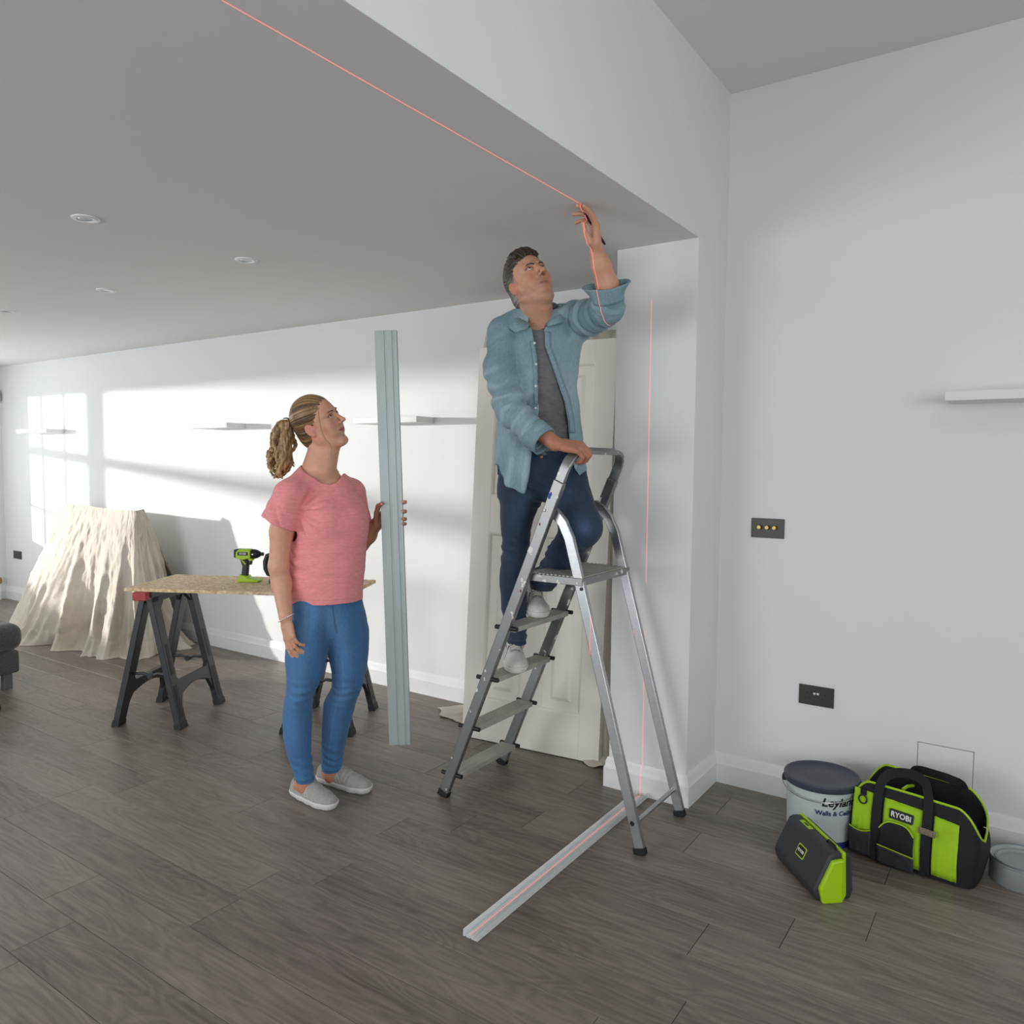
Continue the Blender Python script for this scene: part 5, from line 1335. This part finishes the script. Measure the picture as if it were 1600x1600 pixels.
    def slip_on(a, b, ank, name_, twist):
        d = b-a; Ls = np.linalg.norm(d); d = d/Ls; sd = np.cross(d, UZ)
        S = Field((min(a[0], b[0])-.09, min(a[1], b[1])-.09, -.004), (max(a[0], b[0])+.09, max(a[1], b[1])+.09, .14), .0028)
        def P(f, l, z): return a+d*f*Ls+sd*l+UZ*z
        ol = [(.12, 0, .034), (.3, .002, .036), (.5, .0, .041), (.72, -.002, .046), (.86, -.002, .04)]
        for i in range(4): S.cone(P(ol[i][0], ol[i][1], .03), P(ol[i+1][0], ol[i+1][1], .028), ol[i][2], ol[i+1][2], .01, (UZ, .72))
        S.cone(P(.12, 0, .045), P(.3, 0, .05), .032, .033, .01); S.cone(P(.14, 0, .06), P(.32, 0, .055), .029, .031, .01)
        S.cone(P(.42, 0, .055), P(.72, 0, .033), .036, .038, .015); S.cone(P(.38, 0, .066), P(.55, 0, .052), .026, .032, .015)
        S.plane((0, 0, .026), -UZ)
        S.cone(P(.27, 0, .10), P(.27, 0, .052), .034, .026, .006, None, 's'); S.cone(P(.16, 0, .10), P(.36, 0, .094), .027, .030, .008, None, 's')
        S.cone(P(.20, 0, .07), P(.34, 0, .07), .024, .026, .008, None, 's')
        pos, Q = S.mesh(); pos = smooth_verts(pos, Q, 1, .5); nn = vnormals(pos, Q)
        f = (pos-a)@d/Ls; l = (pos-a)@sd; z = pos[:, 2]
        pos = pos+nn*(.0012*np.sin(f*90+l*60)*np.exp(-((f-.64)/.1)**2))[:, None]
        GR = rgb('#a3a09b'); col = np.repeat(GR[None], len(pos), 0)*(1+.08*vnoise(pos, 160, 2))[:, None]
        gore = (np.abs(np.abs(l)-.028+.0*f) < .012)*(np.abs(f-(.49+.0)+(z-.05)*2.6) < .035)*(z > .035); col = mixc(col, rgb('#b3b8bb'), .8*gore)
        edge = (np.abs(np.abs(f-.49+(z-.05)*2.6)-.037) < .006)*(np.abs(l) > .014)*(z > .035); col = mixc(col, rgb('#cfcbc4'), .9*edge)
        o = obj_np('shoe', pos, Q, M_CLOTH, root, col)
        # rubber sole
        S = Field((min(a[0], b[0])-.09, min(a[1], b[1])-.09, -.02), (max(a[0], b[0])+.09, max(a[1], b[1])+.09, .06), .0028)
        for i in range(4): S.cone(P(ol[i][0], ol[i][1], .03), P(ol[i+1][0], ol[i+1][1], .03), ol[i][2]+.0045, ol[i+1][2]+.0045, .01)
        S.plane((0, 0, .001), -UZ); S.plane((0, 0, .0285), UZ)
        pos, Q = S.mesh(); f = (pos-a)@d/Ls
        s2 = obj_np('sole', pos, Q, mat('white_rubber', '#dcdcd6', .5), o)
        # rim band round the opening
        return o
    slip_on(hRf, tRf, None, 'right', 0); slip_on(hLf, tLf, None, 'left', 0)
    # ---- bracelet of small beads, ring
    c = wrR+dR*.004; a1 = nrm(np.cross(dR, FH)); a2 = np.cross(dR, a1); tl_ = .35
    b = B()
    for k in range(30):
        an = 2*PI*k/30; p = c+a1*math.cos(an)*.0325+a2*math.sin(an)*.0275+dR*(.010*math.cos(an)*-1)
        b.lathe([(.0005, -.0029), (.0022, -.002), (.0029, 0), (.0022, .002), (.0005, .0029)], 8, M=Matrix.Translation(Vector(p)))
    o = b.build('bracelet', mat('silver_beads', '#d8d2c8', .25, metal=.7), None); o.parent = root; o.matrix_parent_inverse = wm(root).inverted()
    return root
WOMAN = woman()

# ------------------------------------------------------------------ the man on the ladder
def man():
    root = thing('person', 'man in open denim shirt and dark jeans on the stepladder, reaching up to the ceiling', 'person', (-1.86, 2.82, .575))
    SK = rgb('#cf9b7e'); LIP = rgb('#9c5c52'); BL = rgb('#c87a64'); STB = rgb('#7a5d50')
    RHEAD = np.array([[-.4237, .7803, -.46], [-.8717, -.4892, -.027], [-.2461, .3895, .8875]])
    HD = Head(V(829, 447, 3.19), RHEAD, 1.02)
    # ---- body
    F = Field((-2.2, 2.25, .57), (-1.15, 3.2, 2.415), .0038, fine=((1.42, 1.62, .003), (2.05, 2.415, .0028)))
    HD.sculpt(F)
    nb = V(840, 512, 3.25)
    F.chain([HD.p(0, -.035, -.03), HD.p(0, -.03, -.08), nb], [.056, .054, .060], .02)
    F.cone(HD.p(0, .012, -.088), V(846, 508, 3.21), .042, .05, .03)
    shR, shL = V(790, 522, 3.22), V(898, 502, 3.27)
    F.cone(V(832, 510, 3.26), shR, .05, .055, .03); F.cone(V(850, 508, 3.26), shL, .05, .055, .03)
    trunk = [(505, 815, 880, .07, 3.26), (530, 785, 905, .10, 3.26), (560, 785, 903, .115, 3.27), (600, 788, 900, .115, 3.28), (650, 792, 900, .11, 3.29), (700, 790, 905, .11, 3.30), (740, 786, 908, .12, 3.31)]
    F.loft(trunk, .03, .014)
    elR, wrR = V(797, 642, 3.135), V(868, 694, 3.02)
    F.chain([shR, V(783, 580, 3.18), elR], [.05, .042, .036], .02); F.chain([elR, V(835, 668, 3.07), wrR], [.036, .037, .029], .02)
    elL, wrL = V(956, 478, 3.03), V(932, 394, 2.945)
    F.chain([shL, V(926, 496, 3.14), elL], [.05, .042, .036], .02); F.chain([elL, V(949, 445, 2.99), V(939, 415, 2.962), wrL], [.036, .042, .036, .0275], .015)
    # right hand closed over the top rail of the ladder
    hd = V(893, 694, 2.995)-wrR
    bar = nrm(np.array([0, 1., 0]))          # the rail runs straight back
    dR = nrm(RV*.86-UZ*.13-FH*.12)
    tR, nR = hand(F, wrR+dR*.008, dR, -UZ*.85+FH*.55, 1.02, curl=((.75, 1.2, .8), (.75, 1.2, .8), (.75, 1.15, .8), (.75, 1.1, .75)), thumb=[(.045, .040, .010), (.082, .044, .010), (.108, .040, .026)], left=True, spread=.05)
    # left hand up at the ceiling holding a pen
    upd = nrm(V(928, 352, 2.905)-wrL)
    tL, nL = hand(F, wrL+upd*.01, upd, -RV*.9-FH*.25, 1.0, curl=((.34, .30, .18), (.42, .42, .22), (.55, .62, .35), (.7, .75, .4)), thumb=[(.036, .030, .030), (.070, .024, .042), (.100, .016, .046)], left=True, spread=.13, rw=.027)
    jr = [(725, 786, 866, .115, 3.305), (770, 779, 858, .112, 3.31), (790, 781, 842, .105, 3.315), (815, 781, 833, .09, 3.325), (840, 784, 828, .078, 3.335), (862, 784, 826, .072, 3.345), (880, 782, 824, .07, 3.355), (915, 781, 823, .072, 3.375), (950, 782, 823, .068, 3.39), (975, 787, 823, .06, 3.40), (1012, 793, 823, .052, 3.41)]
    F.loft(jr, .02, .012)
    hipL, knL, anL = V(876, 745, 3.32), V(908, 824, 3.13), V(845, 908, 3.43)
    F.chain([hipL, knL], [.085, .062], .03); F.chain([knL, anL], [.06, .04], .02)
    # feet
    st2, st1 = .572, .798
    tRf = np.array([-1.805, 2.70, st2]); hRf = np.array([-1.965, 2.905, st2]); tLf = np.array([-1.762, 2.815, st1]); hLf = np.array([-1.925, 2.995, st1])
    for a, b, ank in ((hRf, tRf, V(808, 994, 3.41)), (hLf, tLf, V(845, 908, 3.44))):
        d = b-a; F.cone(ank, a+d*.25+UZ*.075, .034, .030, .02); F.cone(a+d*.25+UZ*.06, a+d*.6+UZ*.036, .030, .026, .02)
    pos, Q = F.mesh(); pos = smooth_verts(pos, Q, 1, .4)
    L = HD.loc(pos); isf = (np.abs(L) < .2).all(1)
    col = np.repeat(SK[None], len(pos), 0); col[isf] = HD.tones(pos[isf], SK, LIP, BL, STB)
    hr = np.linalg.norm(pos-V(895, 700, 3.0), axis=1) < .14; col = mixc(col, rgb('#a9654e'), .6*hr)
    obj_np('body', pos, Q, M_SKIN, root, col)
    HD.eyes(root, M_IRIS_B, (0, .95, .30))
    nails(root, tR[:4], nrm(np.array([1, -.3, .6])), M_NAIL); nails(root, tL[:2]+tL[4:], -nL*.3-FH, M_NAIL)
    def kid(o): o.parent = root; o.matrix_parent_inverse = wm(root).inverted(); return o
    # ---- grey t-shirt
    S = Field((-2.2, 2.3, 1.46), (-1.3, 3.15, 2.14), .0045)
    S.loft([(500, 818, 878, .075, 3.255), (525, 790, 900, .108, 3.26), (560, 790, 899, .124, 3.27), (600, 793, 896, .124, 3.28), (650, 797, 896, .118, 3.29), (690, 795, 902, .116, 3.30), (712, 794, 902, .116, 3.305)], .02)
    S.cone(V(838, 508, 3.25), V(842, 470, 3.22), .062, .075, .006, None, 's'); S.cutpoly([(815, 480), (822, 505), (832, 513), (842, 514.5), (851, 511), (858, 500), (862, 480)], 3.15, 2.8, 3.26)
    pos, Q = S.mesh(); nn = vnormals(pos, Q); u = pos@RV; z = pos[:, 2]; v = pos@FH
    f = .004*np.sin(z*70+u*35+2*vnoise(pos, 9, 1))*sstep(1.95, 1.6, z)+.003*vnoise(pos, 12, 2)
    pos = pos+nn*f[:, None]
    TG = rgb('#6d6d70'); col = np.repeat(TG[None], len(pos), 0)*(1+.14*vnoise(np.stack([u*60, v*60, z*160], 1), 1, 3)[:, None])
    obj_np('tshirt', pos, Q, M_SLUB, root, col)
    # belt line
    # ---- denim shirt
    S = Field((-2.3, 2.2, 1.30), (-1.1, 3.25, 2.30), .0044)
    S.loft([(488, 806, 884, .075, 3.25), (503, 790, 896, .10, 3.255), (530, 778, 906, .128, 3.265), (560, 778, 904, .14, 3.275), (600, 780, 900, .14, 3.285), (640, 779, 905, .138, 3.29), (680, 777.5, 910, .14, 3.30), (724, 775, 914, .152, 3.31), (757, 775, 918, .156, 3.315), (775, 776, 920, .156, 3.32)], .02, e=2.5)
    S.cone(V(826, 500, 3.26), V(788, 520, 3.22), .055, .068, .03); S.cone(V(858, 497, 3.26), V(900, 500, 3.26), .055, .070, .03)
    SR = S.like(); SR.chain([V(790, 524, 3.215), V(781, 575, 3.165), V(798, 640, 3.125), V(836, 678, 3.062), V(852, 690, 3.04)], [.071, .062, .060, .055, .053], .02)
    SL = S.like(); SL.chain([V(898, 502, 3.26), V(925, 495, 3.145), V(950, 481, 3.045), V(949, 456, 3.005), V(948, 446, 2.99)], [.074, .066, .063, .056, .055], .02)
    inner = S.like(); inner.f = S.f.copy(); inner.merge(SR, .01); inner.merge(SL, .02); inner.f += .0075
    # sleeve ends
    aR = nrm(V(852, 690, 3.04)-V(836, 679, 3.062)); SR.plane(V(846, 686, 3.05), aR, lo=V(840, 720, 3.2)-np.array([.35, .4, .3]), hi=V(840, 660, 2.8)+np.array([.35, .4, .4]))
    aL = nrm(V(948, 446, 2.99)-V(950, 481, 3.045)); SL.plane(V(948.5, 455, 3.0), aL)
    # tails and front opening
    S.cutpoly([(770, 722), (778, 726), (784, 743), (793, 758), (806, 767), (820, 771), (826, 742), (834, 728), (870, 726), (896, 722), (906, 745), (921, 730), (930, 715), (960, 800), (755, 800), (755, 722)], 3.2, 2.7, 3.36)
    S.cutpoly([(750, 744), (960, 735), (960, 810), (750, 810)], 3.4, 3.36, 3.9)
    S.cutpoly([(829, 486), (826, 503), (832, 514), (836, 535), (840.5, 560), (841.5, 600), (842, 645), (838, 680), (831, 712), (826, 742), (822, 775), (905, 775), (901, 726), (892, 705), (890, 686), (888, 658), (882, 626), (867, 585), (850, 542), (849, 515), (858, 500), (862, 486)], 3.15, 2.7, 3.285)
    S.cone(V(841, 508, 3.26), V(842, 465, 3.22), .068, .085, .004, None, 's')
    S.merge(SR, .012); S.merge(SL, .022)
    S.f = np.maximum(S.f, -inner.f)
    pos, Q = S.mesh(); nn = vnormals(pos, Q); u = pos@RV; v = pos@FH; z = pos[:, 2]
    f = .004*vnoise(np.stack([u*8, v*8, z*5], 1), 1, 1)+.0022*vnoise(np.stack([u*22+z*8, v*20, z*15], 1), 1, 2)
    def limbfold(a, b, w, fr, amp, rad_=.11):
        nonlocal f
        ab = b-a; t = ((pos-a)@ab)/(ab@ab); d = np.linalg.norm(pos-(a+np.clip(t, 0, 1)[:, None]*ab), axis=1); Lb = np.linalg.norm(ab)
        tw = vnoise(pos, 11, 6)
        f += amp*np.sin(t*Lb*fr+2.2*tw+u*20)*np.exp(-(d/rad_)**6)*sstep(-.15, .1, t)*sstep(1.1, .9, t)*(.4+.6*np.exp(-((t-w)/.35)**2))
    limbfold(V(786, 524, 3.215), V(797, 642, 3.125), 1.0, 95, .0048); limbfold(V(797, 642, 3.125), V(852, 690, 3.04), .1, 100, .0045)
    limbfold(V(898, 502, 3.26), V(950, 481, 3.045), .25, 85, .0065); limbfold(V(950, 481, 3.045), V(948, 446, 2.99), .1, 90, .004)
    f += .0045*np.sin((u-.12*z)*95+1.5*vnoise(pos, 6, 8))*sstep(1.62, 1.45, z)*sstep(1.30, 1.4, z)
    f = f*1.5; pos = pos+nn*f[:, None]; pos = smooth_verts(pos, Q, 1, .3)
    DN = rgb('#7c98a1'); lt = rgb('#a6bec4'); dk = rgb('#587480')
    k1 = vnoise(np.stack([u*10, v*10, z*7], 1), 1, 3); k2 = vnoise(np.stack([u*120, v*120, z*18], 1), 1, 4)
    col = mixc(np.repeat(DN[None], len(pos), 0), lt, .30+.4*k1); col = mixc(col, dk, .25*np.clip(-k1, 0, 1)+.16*np.abs(k2)); col = mixc(col, lt, .55*sstep(.002, .009, f)); col = mixc(col, dk, .5*sstep(-.002, -.009, f))  # last two mixes paint fold shading: crests lighter, creases darker
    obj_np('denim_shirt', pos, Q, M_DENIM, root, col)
    # plackets: stitched strips along both front edges, found on the shirt's own surface
    bvh = BVHTree.FromPolygons([tuple(p) for p in pos], [tuple(q) for q in Q.tolist()])
    camo = np.array([0, 0, CAM_H])
    def on_shirt(px, py, off=.003):
        d = nrm(V(px, py, 3)-camo); h = bvh.ray_cast(Vector(camo), Vector(d))
        return np.array(h[0])-d*off if h[0] is not None else V(px, py, 3.15)
    M_PLK = mat('denim_edge', '#7e99a1', .85, var=.14, vscale=150, bump=.08, scale=300); M_BTN = mat('pearl_button', '#d7dad6', .25)
    def strip(edge, wpx, name):
        rows_ = []; P = []
        for i in range(len(edge)-1):
            for k in range(5):
                t = k/5; P.append((edge[i][0]*(1-t)+edge[i+1][0]*t, edge[i][1]*(1-t)+edge[i+1][1]*t))
        prev = None
        for x, y in P:
            a, b = on_shirt(x+np.sign(wpx)*1.0, y, .002), on_shirt(x+wpx, y, .002)
            if abs(a@FH-b@FH) > .05: a = b+RV*(-np.sign(wpx))*.02
            if prev is not None and np.linalg.norm(a-prev) > .06: continue
            prev = a; rows_.append([tuple(a), tuple((a+b)/2-FH*.0015), tuple(b)])
        kid(B().grid(rows_).build(name, M_PLK, None, smooth=80, solid=.003))
    strip([(835.5, 533), (840, 560), (841, 600), (841.5, 640)], -7, 'placket')
    strip([(850.5, 518), (851, 541), (867, 583), (882, 624), (888, 656), (890, 682)], 9, 'placket')
    for y, x in ((536, 835), (569, 837.5), (603, 837), (637.5, 837)):
        p = on_shirt(x, y, .006); nvec = Vector(nrm(camo-p)); q = nvec.to_track_quat('Z', 'Y').to_matrix().to_4x4(); q.translation = Vector(p)
        kid(B().lathe([(.0054, -.001), (.0056, .001), (.0048, .0022), (.0035, .0014), (.0005, .0013)], 16, M=q).build('button', M_BTN, None))
    # collar: two points and the stand behind the neck
    def collar(pts_top, pts_out):
        rows_ = []
        for a, b in zip(pts_top, pts_out): rows_.append([tuple(a), tuple(a*.5+b*.5+UZ*.006-FH*.006), tuple(b)])
        return kid(B().grid(rows_).build('collar', M_PLK, None, smooth=80, solid=.004))
    collar([V(812, 484, 3.33), V(808, 484, 3.27), V(812, 490, 3.20), V(820, 500, 3.165), V(829, 510, 3.145)], [V(800, 497, 3.33), V(793, 503, 3.22), V(795, 512, 3.14), V(805, 519, 3.10), V(824, 513, 3.11)])
    collar([V(869, 474, 3.31), V(872, 476, 3.26), V(869, 484, 3.21), V(861, 496, 3.175), V(852, 509, 3.155)], [V(880, 485, 3.31), V(886, 492, 3.21), V(881, 503, 3.14), V(868, 506, 3.115), V(856, 510, 3.13)])
    collar([V(812, 484, 3.33), V(826, 477, 3.36), V(845, 472, 3.365), V(860, 471, 3.345), V(869, 474, 3.31)], [V(802, 497, 3.345), V(822, 492, 3.39), V(846, 487, 3.395), V(866, 485, 3.365), V(878, 484, 3.325)])
    # rolled cuffs
    def cuff(c, ax, r0, r1, ln, name='cuff', flare=0, hint=None):
        ax = nrm(ax); a1 = nrm(np.cross(ax, UZ if hint is None else hint)); a2 = np.cross(ax, a1); rows_ = []
        for t in np.linspace(0, 1, 7):
            row = []
            for k in range(40):
                an = 2*PI*k/40; r = r0+(r1-r0)*t+.0025*math.sin(3*an+t*3)+flare*t*t*max(0, math.cos(an*2+.4))
                row.append(tuple(c+ax*ln*t+(a1*math.cos(an)+a2*math.sin(an))*r))
            rows_.append(row)
        return kid(B().grid(rows_, closed=True).build(name, M_PLK, None, smooth=80, solid=.005))
    cuff(V(833, 677, 3.066), V(862, 699, 3.02)-V(833, 677, 3.066), .064, .058, .062, hint=FH)
    cuff(V(950.5, 470, 3.02), V(947, 440, 2.985)-V(950.5, 470, 3.02), .060, .062, .062, flare=.032, hint=FH)
    # ---- jeans
    J = Field((-2.25, 2.4, .60), (-1.2, 3.2, 1.60), .0045)
    J.loft(jr, .012)
    J.loft([(705, 786, 908, .12, 3.305), (730, 783, 912, .125, 3.31), (760, 780, 910, .125, 3.315), (775, 782, 905, .10, 3.315)], .03)
    J.plane(V(808, 1006, 3.41), -UZ+RV*.05)
    J2 = J.like(); J2.cone(hipL, knL, .106, .080, .04); J2.ell(knL, (.074, .074, .074), None, .03); J2.chain([knL, V(880, 868, 3.24), V(850, 905, 3.42), V(846, 914, 3.45)], [.076, .066, .054, .050], .03)
    axL = nrm(V(850, 905, 3.42)-V(880, 868, 3.24)); J2.plane(V(846, 918, 3.45), axL*.35-UZ); J.merge(J2, .03)
    pos, Q = J.mesh(); nn = vnormals(pos, Q); u = pos@RV; v = pos@FH; z = pos[:, 2]
    f = .003*vnoise(np.stack([u*10, v*10, z*12], 1), 1, 6)+.0014*vnoise(np.stack([u*26, v*26, z*40], 1), 1, 7)
    for px, py, h, w in ((803, 868, 3.27, 1.), (808, 985, 3.32, 1.2), (880, 872, 3.15, 1.), (845, 770, 3.2, 1.2), (845, 900, 3.3, 1.)):
        q = pos-V(px, py, h); f += w*.0042*np.sin(q[:, 2]*150+(q@RV)*45+4*vnoise(pos, 12, 4))*np.exp(-((q[:, 2]/.07)**2+((q@RV)/.09)**2))
    pos = pos+nn*f[:, None]; pos = smooth_verts(pos, Q, 1, .3)
    BJ = rgb('#27364b'); wash = rgb('#4c647e'); col = np.repeat(BJ[None], len(pos), 0)
    cR = np.array([V((a+b)/2, y, h) for y, a, b, d, h in jr]); t = np.interp(z, cR[::-1, 2], (cR@RV)[::-1])
    ab = knL-hipL; tt = np.clip(((pos-hipL)@ab)/(ab@ab), 0, 1); d2 = np.linalg.norm((pos-(hipL+tt[:, None]*ab))@np.stack([RV, UZ], 1), axis=1)
    col = mixc(col, wash, .5*np.exp(-((u-t)/.04)**2)*sstep(.9, 1.15, z)*(.6+.6*vnoise(pos, 9, 3))+.55*np.exp(-(d2/.05)**2)*sstep(.2, .7, tt)*(v < 3.3))
    col = col*(1+.12*vnoise(np.stack([u*70, v*70, z*14], 1), 1, 5)[:, None])
    col = np.where((z < .80)[:, None] & (np.abs(z-V(808, 985, 3.37)[2]) < .05)[:, None], col*1.0+rgb('#5b6570')*.15, col)
    obj_np('jeans', pos, Q, M_DENIM, root, col)
    bl = kid(B().lathe([(.0065, 0), (.0065, .002), (.002, .003)], 14, M=frame(V(846, 714, 3.175), tuple(RV), (0, 0, 1), tuple(-FH))).build('button', mat('copper_stud', '#7a5640', .35, metal=.8), None))
    # ---- hair
    Hf = Field(tuple(HD.o-np.array([.2, .2, .2])), tuple(HD.o+np.array([.2, .2, .2])), .0028)
    HD.e(Hf, (0, -.016, .052), (.0785, .0985, .0925), .01); HD.e(Hf, (0, -.05, -.02), (.066, .058, .06), .02); HD.e(Hf, (0, .02, .108), (.058, .06, .042), .02)
    HD.e(Hf, (0, .112, .0), (.088, .062, .113), .006, 's'); HD.e(Hf, (0, .05, -.068), (.14, .077, .080), .006, 's')
    for q in (-1, 1): HD.e(Hf, (q*.092, -.010, -.002), (.026, .026, .036), .004, 's'); HD.e(Hf, (q*.085, .055, .045), (.03, .028, .045), .008, 's')
    HD.e(Hf, (0, .0, -.115), (.1, .14, .055), .005, 's')
    rp = random.Random(12)
    for k in range(60):
        x = rp.uniform(-.056, .056); y = rp.uniform(-.05, .066); zb = .128-.02*(x/.06)**2-(.012 if y > .05 else 0)-max(0, -.02-y)*.35
        ln = rp.uniform(.012, .026); dx = rp.uniform(-.3, .3)+.25
        HD.c(Hf, (x, y, zb), (x+dx*ln*.6, y-ln*.55+.012, zb+ln*.42), .0085, .005, .006); HD.c(Hf, (x+dx*ln*.6, y-ln*.55+.012, zb+ln*.42), (x+dx*ln, y-ln*1.0, zb+ln*.45), .005, .002, .004)
    pos, Q = Hf.mesh(); nn = vnormals(pos, Q); L = HD.loc(pos)
    ph = np.arctan2(L[:, 0], L[:, 2]-.02); g = np.sin(ph*40+L[:, 1]*120+4*vnoise(L, 30, 1))+np.sin(ph*80-L[:, 1]*60+3*vnoise(L, 45, 3))
    pos = pos+nn*(.0011*g)[:, None]
    H0, H1, H2 = rgb('#261e18'), rgb('#4a3c30'), rgb('#b3aaa0')
    gry = sstep(.06, .0, L[:, 2])*sstep(-.085, -.01, L[:, 1])*.95+.15*sstep(.02, -.06, L[:, 2]); k = vnoise(np.stack([ph*30, L[:, 1]*40, L[:, 2]*12], 1), 1, 4)
    col = mixc(np.repeat(H0[None], len(pos), 0), H1, .5+.6*k); col = mixc(col, H2, np.clip(gry*(.75+.5*k), 0, .9))
    obj_np('hair', pos, Q, M_HAIR, root, col)
    Bf = Field(tuple(HD.o-.16), tuple(HD.o+.16), .002); HD.brows(Bf, .0031); p_, q_ = Bf.mesh(); obj_np('eyebrows', p_, q_, M_HAIR, root, np.repeat(rgb('#54402f')[None], len(p_), 0))
    # ---- trainers
    def trainer(a, b):
        d = b-a; Ls = np.linalg.norm(d); d = d/Ls; sd = np.cross(d, UZ); z0 = a[2]
        def P(f, l, z): return a+d*f*Ls+sd*l+UZ*z
        lo = np.minimum(a, b)-.09; hi = np.maximum(a, b)+.09; lo[2] = z0-.01; hi[2] = z0+.17
        S = Field(tuple(lo), tuple(hi), .003)
        ol = [(.12, 0, .037), (.3, .001, .037), (.52, .0, .043), (.76, -.001, .048), (.87, -.001, .042)]
        for i in range(4): S.cone(P(ol[i][0], ol[i][1], .035), P(ol[i+1][0], ol[i+1][1], .034), ol[i][2], ol[i+1][2], .01, (UZ, .60))
        S.cone(P(.12, 0, .05), P(.16, 0, .095), .036, .034, .01); S.cone(P(.3, 0, .05), P(.30, 0, .092), .037, .036, .01)
        S.cone(P(.33, 0, .104), P(.64, 0, .046), .036, .034, .02); S.cone(P(.60, 0, .046), P(.82, 0, .030), .035, .036, .015)
        S.plane((0, 0, z0+.024), -UZ); S.cone(P(.22, 0, .15), P(.22, 0, .095), .036, .027, .006, None, 's')
        pos, Q = S.mesh(); pos = smooth_verts(pos, Q, 1, .4); f = (pos-a)@d/Ls; l = (pos-a)@sd; z = pos[:, 2]-z0
        Wt = rgb('#d3d1cb'); col = np.repeat(Wt[None], len(pos), 0)*(1+.05*vnoise(pos, 120, 1))[:, None]
        fl = np.abs(l); vamp = (f > .42) & (f < .80)
        col = mixc(col, Wt*.55, .7*np.exp(-((fl-.021-.01*(f-.4))/.0022)**2)*((f > .34) & (f < .70))*(z > .04))      # lace stays
        col = mixc(col, Wt*.5, .7*np.exp(-((f-.735-.9*(l/.1)**2*-1)/.006)**2)*(z > .035))                                # toe cap seam
        col = mixc(col, rgb('#7d7a75'), .75*(fl < .021)*(f > .36)*(f < .70)*(z > .05))
        for fc, cc in ((.46, '#2b2b5c'), (.56, '#2b2b5c'), (.40, '#8d2e36')):
            col = mixc(col, rgb(cc), .9*(np.abs(f-fc-.05+(z-.05)*1.6) < .02)*(fl > .0225)*(z < .095)*(z > .028))
        o = obj_np('shoe', pos, Q, M_CLOTH, root, col)
        S = Field(tuple(lo), tuple(hi), .003)
        for i in range(4): S.cone(P(ol[i][0], ol[i][1], .03), P(ol[i+1][0], ol[i+1][1], .03), ol[i][2]+.004, ol[i+1][2]+.004, .01)
        S.plane((0, 0, z0+.002), -UZ); S.plane((0, 0, z0+.027), UZ); pos2, Q2 = S.mesh()
        obj_np('sole', pos2, Q2, mat('white_rubber', '#dcdcd6', .5), o)
        bv = BVHTree.FromPolygons([tuple(p) for p in pos], [tuple(q) for q in Q.tolist()])
        g = B()
        def drop(f_, l_):
            p = P(f_, l_, .2); h = bv.ray_cast(Vector(p), Vector((0, 0, -1))); return Vector(h[0]) if h[0] is not None else Vector(P(f_, l_, .08))
        for k in range(6):
            f_ = .40+.045*k; g.tube([drop(f_+.012*s_, s_*.019)+Vector((0, 0, .0012)) for s_ in (-1, -.5, 0, .5, 1)], .0024, 6)
            g.tube([drop(f_+.03-.02*abs(s_), s_*.019)+Vector((0, 0, .001)) for s_ in (-1, -.3, .4, 1)], .0022, 6)
        c = drop(.38, 0)+Vector((0, 0, .004))
        for s_ in (-1, 1): g.tube([c, c+Vector(sd*s_*.012)+Vector((0, 0, .008)), c+Vector(sd*s_*.022)+Vector((0, 0, .002)), c+Vector(sd*s_*.012)+Vector((0, 0, -.001)), c], .002, 6)
        l_ = g.build('laces', mat('lace_white', '#cfccc4', .8), None); l_.parent = o; l_.matrix_parent_inverse = wm(o).inverted(); l_['kind'] = 'stuff'
    trainer(hRf, tRf); trainer(hLf, tLf)
    # ---- pen in the raised hand: a thing of its own
    p0, p1 = V(913, 333, 2.875), V(944, 380, 2.955)
    pt = thing('marker_pen', 'dark blue pen held in the raised hand at the ceiling', 'pen', tuple(p0)); ax = nrm(p1-p0); Ln = np.linalg.norm(p1-p0)
    b = B(); b.tube([Vector(ax*t) for t in (.006, .012, .03, Ln*.98, Ln)], [.003, .0046, .005, .005, .004], 12); b.build('barrel', mat('navy_pen', '#1a2042', .3), pt)
    B().tube([Vector(ax*t) for t in (-.004, .002, .012)], [.0006, .0014, .0032], 10).build('tip', mat('pen_tip', '#2a2a2e', .4), pt)
    B().tube([Vector(ax*t) for t in (Ln*.995, Ln*1.04)], [.0042, .0036], 10).build('end_cap', M_BLACK, pt)
    return root
MAN = man()

# ------------------------------------------------------------------ laser light drawn as glowing strips, traced from an unseen level
def laser():
    bpy.context.view_layer.update()
    dg = bpy.context.evaluated_depsgraph_get()
    src = Vector((-1.405, -.6, .45)); n = 9000; pts = []
    for i in range(n):
        a = -math.radians(13)+math.radians(80)*i/n
        d = Vector((0, math.cos(a), math.sin(a)))
        hit = SC.ray_cast(dg, src, d)
        if hit[0] and 'tip' not in hit[4].name: pts.append((hit[1]-d*.0012, hit[4].name, hit[2]))
        else: pts.append(None)
    b = B(); run = []; w = .0008
    def flush():
        nonlocal run
        if len(run) > 1:
            keep = [run[0]]
            for p in run[1:]:
                if (p[0]-keep[-1][0]).length > .004: keep.append(p)
            if len(keep) > 1:
                vs = []; 
                for p, nr in keep:
                    vs.append([p+Vector((-w, 0, 0))+nr*.0006, p+Vector((w, 0, 0))+nr*.0006])
                b.grid(vs)
        run = []
    for q in pts:
        if q is None or not (q[0].y > 1.85 or (q[0].z > 2 and q[0].y > .5)): flush(); continue
        if run and (q[0]-run[-1][0]).length > .05: flush()
        run.append((q[0], q[2]))
    flush()
    o = b.build('laser_line', emit('laser_light', '#ff8a84', .95), smooth=0, fix=False)
    tag(o, 'thin pink-red laser line running over ceiling, pillar, ladder and floor track', 'laser line')
laser()
